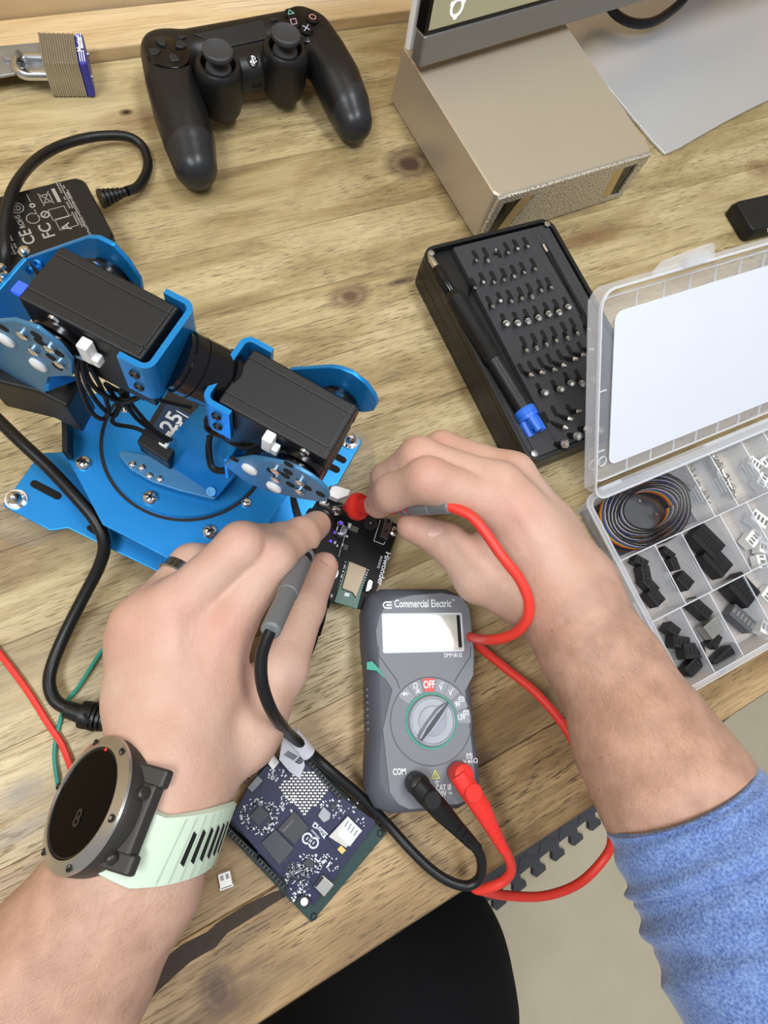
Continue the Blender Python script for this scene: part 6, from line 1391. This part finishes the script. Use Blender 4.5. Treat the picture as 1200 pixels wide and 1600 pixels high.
text('lettering', 'Hiwonder', axes(P(*C5(838, 830), 14.1), P(*C5(800, 960), 14)-P(*C5(870, 700), 14), (0, 0, 1)), .0034, silk, hb, sx=1.1, bold=.02)
mb = MB()
for k in range(4):
    p = hl(*C5(815-9*k, 725+30*k)); mb.ring(rrect(.0013, .0016, .0004, 2, p.x, p.y), rrect(.0008, .0011, .0003, 2, p.x, p.y), HZ, HZ+.0002)
obj('silkscreen_marks', mb, silk, hb)
chip('socket', [C5(245, 165), C5(305, 185), C5(285, 255), C5(225, 235)], 0, 3.5, mat('socket_cream', '#b5b0a6', .5), label='cream socket at the corner'); chip('led', [C5(262, 195), C5(280, 200), C5(272, 232), C5(255, 226)], 3.5, 3.8, mat('white_led', '#fff6e6', .3, emis=.6))
chip('servo_plug', [C5(345, 80), C5(508, 130), C5(490, 180), C5(390, 215), C5(300, 175)], 1, 8, whitep, label='white servo plug')
p = hl(*C5(430, 405)); 
pled = mat('purple_led', '#5a2cff', .3, emis=2.5, var=.02)
for (x, y) in ((432, 408), (378, 492), (340, 575), (500, 262)): p = hl(*C5(x, y)); mb = MB(); mb.box((p.x, p.y, HZ+.0006), (.0014, .0012, .0008)); obj('indicator_light', mb, pled, hb, label='violet indicator light')
t = thing('power_plug', 'black barrel plug and cable going into the black controller board under the left thumb', 'plug', Matrix.Translation(P(500, 945, 18)))
a, b_ = P(504, 918, 22), P(497, 968, 22); mb = MB(); mb.lathe([(.0050, -.006), (.0056, -.004), (.0056, (b_-a).length*.62), (.0046, (b_-a).length*.66), (.0042, (b_-a).length), (.0026, (b_-a).length*1.5)], a, b_-a, 20); obj('plug_body', mb, blackg, t, world=True)
obj('cable', wire([(496, 972, 22), (490, 1000, 20), (478, 1030, 14), (460, 1060, 8), (430, 1100, 4), (400, 1130, 4)], .0024, 10), blkc, t, world=True)
# ---------------------------------------------------------------- blue development board on its green carrier
pcbb = mat('pcb_navy', '#111740', .4, var=.12, vscale=120, coat=.1); pcbd = mat('pcb_dark_green', '#103632', .45, var=.8, vscale=1600, coat=.2); chipm = mat('chip_package', '#3a3b40', .5, var=.05); gold_ = mat('gold_pad', '#c9b26a', .35, .9)
MD = frame((487, 1442), (604, 1302), 3); MD[2][3] = TZ; dev = thing('development_board', 'navy blue development board on a dark green carrier board beside the multimeter', 'circuit board', MD)
dl = lambda px, py, z=11: MD.inverted() @ P(px, py, z)
C1 = lambda x, y: (340+x/4, 1130+y/4)
gw = dl(604, 1302, 3).x; gd = abs(dl(355, 1300, 3).y)
gp = [tuple(dl(x, y, 3)[:2]) for x, y in ((487, 1442), (604, 1302), (470, 1168), (410, 1195), (353, 1302))]
mb = MB(); mb.prism(gp, .0013, .003); obj('carrier_board', mb, pcbd, dev, bevel=.0002, seg=1, label='dark green carrier board')
for (x, y) in ((490, 1432), (594, 1302), (466, 1182), (362, 1296)):
    p = dl(x, y, 3); mb = MB(); mb.cyl((p.x, p.y, 0), (p.x, p.y, .0014), .0022, n=10); obj('foot', mb, rubber, dev)
    mb = MB(); mb.ring(circ(.0019, 16, p.x, p.y), circ(.0013, 16, p.x, p.y), .003, .0032); obj('hole_rim', mb, slot_m, dev)
bp_ = [tuple(dl(*C1(x, y))[:2]) for x, y in ((80, 600), (420, 1005), (440, 1080), (600, 1140), (985, 640), (985, 610), (800, 480), (560, 210), (440, 180), (320, 250), (210, 370))]
mb = MB(); mb.prism(bp_, .0094, .0110); obj('board', mb, pcbb, dev, bevel=.0002, seg=1)
DZ = .011
def dchip(name, px, z0, z1, m_, parent=None, label=None, bevel=.0002):
    q = [tuple(dl(*C1(x, y))[:2]) for x, y in px]; mb = MB(); mb.prism(q, DZ+z0/1000, DZ+z1/1000); return obj(name, mb, m_, parent or dev, bevel=bevel, seg=1, label=label)
def header(a, b, n, w=.0026):
    p, q = dl(*C1(*a)), dl(*C1(*b)); d = (q-p); d.z = 0; L = d.length; M = Matrix.Translation((p.x, p.y, 0)) @ Matrix.Rotation(math.atan2(d.y, d.x), 4, 'Z')
    mb = MB(); mb.X = M; mb.box((L/2, 0, .0085), (L, w, .011)); h = obj('pin_header', mb, black, dev, bevel=.0002, seg=1)
    mb = MB(); mb.X = M
    for k in range(n): mb.box(((k+.5)*L/n, 0, .0141), (L/n*.5, w*.42, .0006))
    obj('header_sockets', mb, slot_m, h)
    mb = MB(); mb.X = M
    for k in range(n): mb.box(((k+.5)*L/n, 0, .0143), (L/n*.9, .00015, .0001)); mb.box((k*L/n, 0, .0142), (.0003, w*.9, .0002))
    obj('header_ribs', mb, mat('rib_grey', '#55565a', .5), h)
header((560, 225), (770, 470), 12); header((60, 655), (240, 830), 9); header((255, 845), (430, 1030), 9)
# led matrix
pm = [dl(*C1(*q)) for q in ((375, 365), (570, 575), (708, 440), (500, 240))]
mb = MB(); nu, nv = 13, 12
uu = (pm[1]-pm[0]); vv = (pm[3]-pm[0]); a_u = math.atan2((dl(*C1(560, 400))-dl(*C1(400, 400))).y, (dl(*C1(560, 400))-dl(*C1(400, 400))).x)
lights = 0
for j in range(17):
    y = 270+j*18.5
    for i in range(14):
        x = 380+i*27+(j % 2)*13
        if abs(x-545)/165+abs(y-405)/172 < 1.02 and y > 290: p = dl(*C1(x, y)); mb.box((p.x, p.y, DZ+.0005), (.00165, .0008, .001), rz=a_u); lights += 1
obj('light_matrix', mb, mat('led_white', '#efece4', .4), dev, kind='stuff')
c_ = dchip('processor', [(372, 660), (480, 545), (572, 650), (480, 755)], 0, 1.3, chipm); dchip('memory_chip', [(270, 745), (362, 660), (478, 778), (385, 885)], 0, 1.4, mat('chip_matte', '#46474d', .6, var=.04))
text('lettering', 'Qualcomm', axes(P(*C1(440, 640), 12.4), P(*C1(480, 590), 12)-P(*C1(410, 665), 12), (0, 0, 1)), .0012, printg, dev)
dchip('power_chip', [(195, 580), (262, 508), (328, 570), (255, 642)], 0, 1.1, chipm); dchip('small_chip', [(530, 870), (570, 835), (612, 878), (572, 910)], 0, 1.0, chipm); dchip('small_chip', [(700, 520), (722, 498), (748, 522), (726, 545)], 0, .9, chipm)
wmn = dchip('radio_module', [(680, 710), (810, 572), (905, 668), (772, 825)], 0, .8, pcbb, label='radio module with a white label'); dchip('shield', [(690, 705), (810, 575), (902, 668), (800, 775)], .8, 2.2, mat('shield_silver', '#b9b8b0', .35, .8), wmn); dchip('label', [(745, 690), (812, 580), (898, 665), (822, 765)], 2.2, 2.3, silk, wmn)
mb = MB()
for k in range(4):
    t_ = .12+.22*k; a, b = dl(*C1(812+86*t_-9, 580+85*t_+15)), dl(*C1(812+86*t_-32, 580+85*t_+52)); mb.tube([Vector((a.x, a.y, DZ+.0024)), Vector((b.x, b.y, DZ+.0024))], .0002, 4)
obj('fine_print', mb, dkp, wmn)
mb = MB(); q = [tuple(dl(*C1(x, y))[:2]) for x, y in ((770, 760), (800, 790), (775, 815), (745, 785))]; mb.prism(q, DZ+.0008, DZ+.0014); obj('antenna_pad', mb, gold_, wmn)
dchip('inductor', [(622, 575), (660, 515), (708, 560), (700, 600), (660, 620)], 0, 2.0, mat('inductor_grey', '#9ea2a8', .4), bevel=.0006)
us2 = dchip('usb_socket', [(595, 1012), (652, 935), (728, 1000), (662, 1080)], 0, 3.2, mat('socket_metal', '#b4b3ae', .3, .9), label='bright metal socket at the board end', bevel=.0006)
dchip('socket_tongue', [(600, 1005), (650, 945), (660, 955), (612, 1015)], 3.2, 3.4, dark_steel, us2, bevel=0)
bt = dchip('button', [(490, 1100), (530, 1055), (590, 1110), (550, 1160)], 0, 1.6, dark_steel); p = dl(*C1(540, 1108)); mb = MB(); mb.lathe([(.0020, .0016), (.0020, .0022), (.0016, .0026), (0, .0026)], (p.x, p.y, DZ), n=18); obj('button_cap', mb, whitep, bt)
dchip('connector', [(315, 250), (350, 195), (385, 240), (345, 290)], 0, 3, whitep, label='white connector')
dchip('connector', [(185, 400), (250, 325), (285, 355), (215, 430)], 0, 2.5, mat('connector_steel', '#707276', .4, .6))
# pin block
mb = MB()
for i in range(5):
    for j in range(3): a = dl(*C1(455+22*i+10*j, 870+24*i-20*j)) if False else dl(*C1(440+30*i, 880+20*i+38*j-6*i)); mb.tube([Vector((a.x, a.y, DZ)), Vector((a.x, a.y, DZ+.007))], .0004, 4)
obj('pins', mb, chrome, dev)
# printed marks
def dtext(s, x, y, x2, y2, h, **k): return text('lettering', s, axes(P(*C1(x, y), 11.2), P(*C1(x2, y2), 11)-P(*C1(x, y), 11), (0, 0, 1)), h, k.pop('m', silk), dev, **k)
dtext('ARDUINO', 612, 694, 590, 668, .0010, bold=.02); 
mb = MB(); qa = [tuple(dl(*C1(x, y))[:2]) for x, y in ((622, 660), (640, 645), (690, 692), (665, 724))]; mb.prism(qa, DZ, DZ+.0002); obj('print_field', mb, silk, dev)
dtext('UNO', 656, 684, 641, 669, .0018, m=slot_m, bold=.03)
mb = MB(); qa = [tuple(dl(*C1(x, y))[:2]) for x, y in ((590, 645), (606, 615), (632, 635), (618, 660))]; ci = [(sum(p[0] for p in qa)/4*(1-.75)+p[0]*.75, sum(p[1] for p in qa)/4*(1-.75)+p[1]*.75) for p in qa]; mb.ring(qa, ci, DZ, DZ+.0002); obj('print_frame', mb, silk, dev)
dtext('Q', 611, 640, 598, 627, .0022, bold=.03)
mb = MB()
for (x, y) in ((560, 720), (600, 748)):
    p = dl(*C1(x, y)); mb.ring(circ(.0029, 22, p.x, p.y), circ(.0020, 22, p.x, p.y), DZ, DZ+.0002); mb.box((p.x, p.y, DZ+.0001), (.0018, .0005, .0002), rz=a_u+.9)
obj('board_emblem', mb, silk, dev, label='white double loop emblem')
rd = random.Random(9); mb = MB()
def scatter(cx, cy, rx, ry, n, hole=0):
    for _ in range(n):
        a = rd.uniform(0, 6.28); r = math.sqrt(rd.uniform(hole, 1)); p = dl(*C1(cx+rx*r*math.cos(a), cy+ry*r*math.sin(a))); s_ = rd.choice(((.0010, .0005), (.0006, .0006), (.0014, .0008))); mb.box((p.x, p.y, DZ+.0003), (s_[0], s_[1], .0006), rz=a_u+.785+rd.choice((0, 1.57)))
scatter(262, 580, 120, 120, 110, .35); scatter(570, 880, 90, 70, 60, .15); scatter(500, 960, 90, 90, 50, .1); scatter(715, 540, 80, 70, 30, .2); scatter(690, 880, 70, 70, 30); scatter(440, 500, 60, 60, 26); scatter(370, 320, 60, 40, 24); scatter(800, 530, 100, 60, 12); scatter(880, 620, 40, 40, 8); scatter(520, 1080, 60, 40, 20, .3)
obj('small_components', mb, silk, dev, kind='stuff')
mb = MB(); scatter(262, 580, 110, 110, 60, .4); scatter(500, 940, 100, 90, 50); scatter(230, 380, 70, 60, 40); obj('dark_components', mb, dark_steel, dev, kind='stuff')
# small white connector
M = frame((345, 1392), (367, 1384), 4); M[2][3] = TZ; t = thing('white_connector', 'tiny white two slot connector lying on the bench beside the watch strap', 'connector', M)
mb = MB(); mb.box((.0032, .0042, .0022), (.0064, .0075, .0044)); mb.box((.0032, .0007, .0022), (.0072, .0014, .0044)); obj('housing', mb, whitep, t, bevel=.0003)
for x in (.0018, .0046): mb = MB(); mb.box((x, .0058, .0044), (.0016, .0024, .0004)); obj('slot', mb, printg, t)
# ---------------------------------------------------------------- loose cables
t = thing('power_cable', 'thick black power cable crossing the blue base, ending in a ribbed plug', 'cable', Matrix.Translation(P(80, 1080, 0)))
obj('cable', wire([(-60, 610, 34), (-20, 640, 38), (30, 688, 41), (75, 730, 40), (118, 776, 40), (150, 815, 38), (163, 850, 33), (155, 885, 24), (132, 930, 15), (104, 985, 8), (83, 1035, 6), (77, 1068, 7), (86, 1094, 8), (108, 1108, 9), (128, 1114, 10)], .0034, 14), blkc, t, world=True)
a, b_ = P(104, 1108, 9), P(128, 1116, 10); c_ = P(176, 1124, 11)
mb = MB(); mb.tube([a, b_], [.0044, .0050], 16); obj('plug_neck', mb, blkc, t, world=True)
dd = (c_-b_); mb = MB(); mb.lathe([(.0072, 0), (.0074, .002), (.0074, dd.length*.36), (.0068, dd.length*.38)]+[x for k in range(4) for x in ((.0078-.0004*k, dd.length*(.42+.15*k)), (.0078-.0004*k, dd.length*(.51+.15*k)), (.0060, dd.length*(.51+.15*k)), (.0060, dd.length*(.56+.15*k)))]+[(.004, dd.length*1.1)], b_, dd, 20); obj('plug_body', mb, blkc, t, world=True)
mb = MB(); p = b_+dd*.25+Vector((0, -.0012, .0070)); mb.box(p, (.0018, .0055, .0016), rz=.2); obj('relief_slot', mb, slot_m, t, world=True)
w1_ = single('red_wire', wire([(-40, 975, 2), (0, 1022, 2), (40, 1075, 2), (75, 1130, 2), (100, 1170, 2.2), (120, 1230, 3), (140, 1300, 3)], .0018, 8), redc, 'thin red wire running over the bench to the watch', 'wire')
w2_ = single('green_wire', wire([(300, 895, 3), (245, 925, 3), (200, 962, 3), (160, 1015, 3), (125, 1070, 3), (104, 1098, 1.6), (93, 1130, 1.2), (86, 1165, 1.5), (86, 1195, 2), (95, 1250, 3)], .00115, 8), mat('green_wire', '#2f8f7c', .4), 'thin green wire curving from under the left hand to the watch', 'wire')
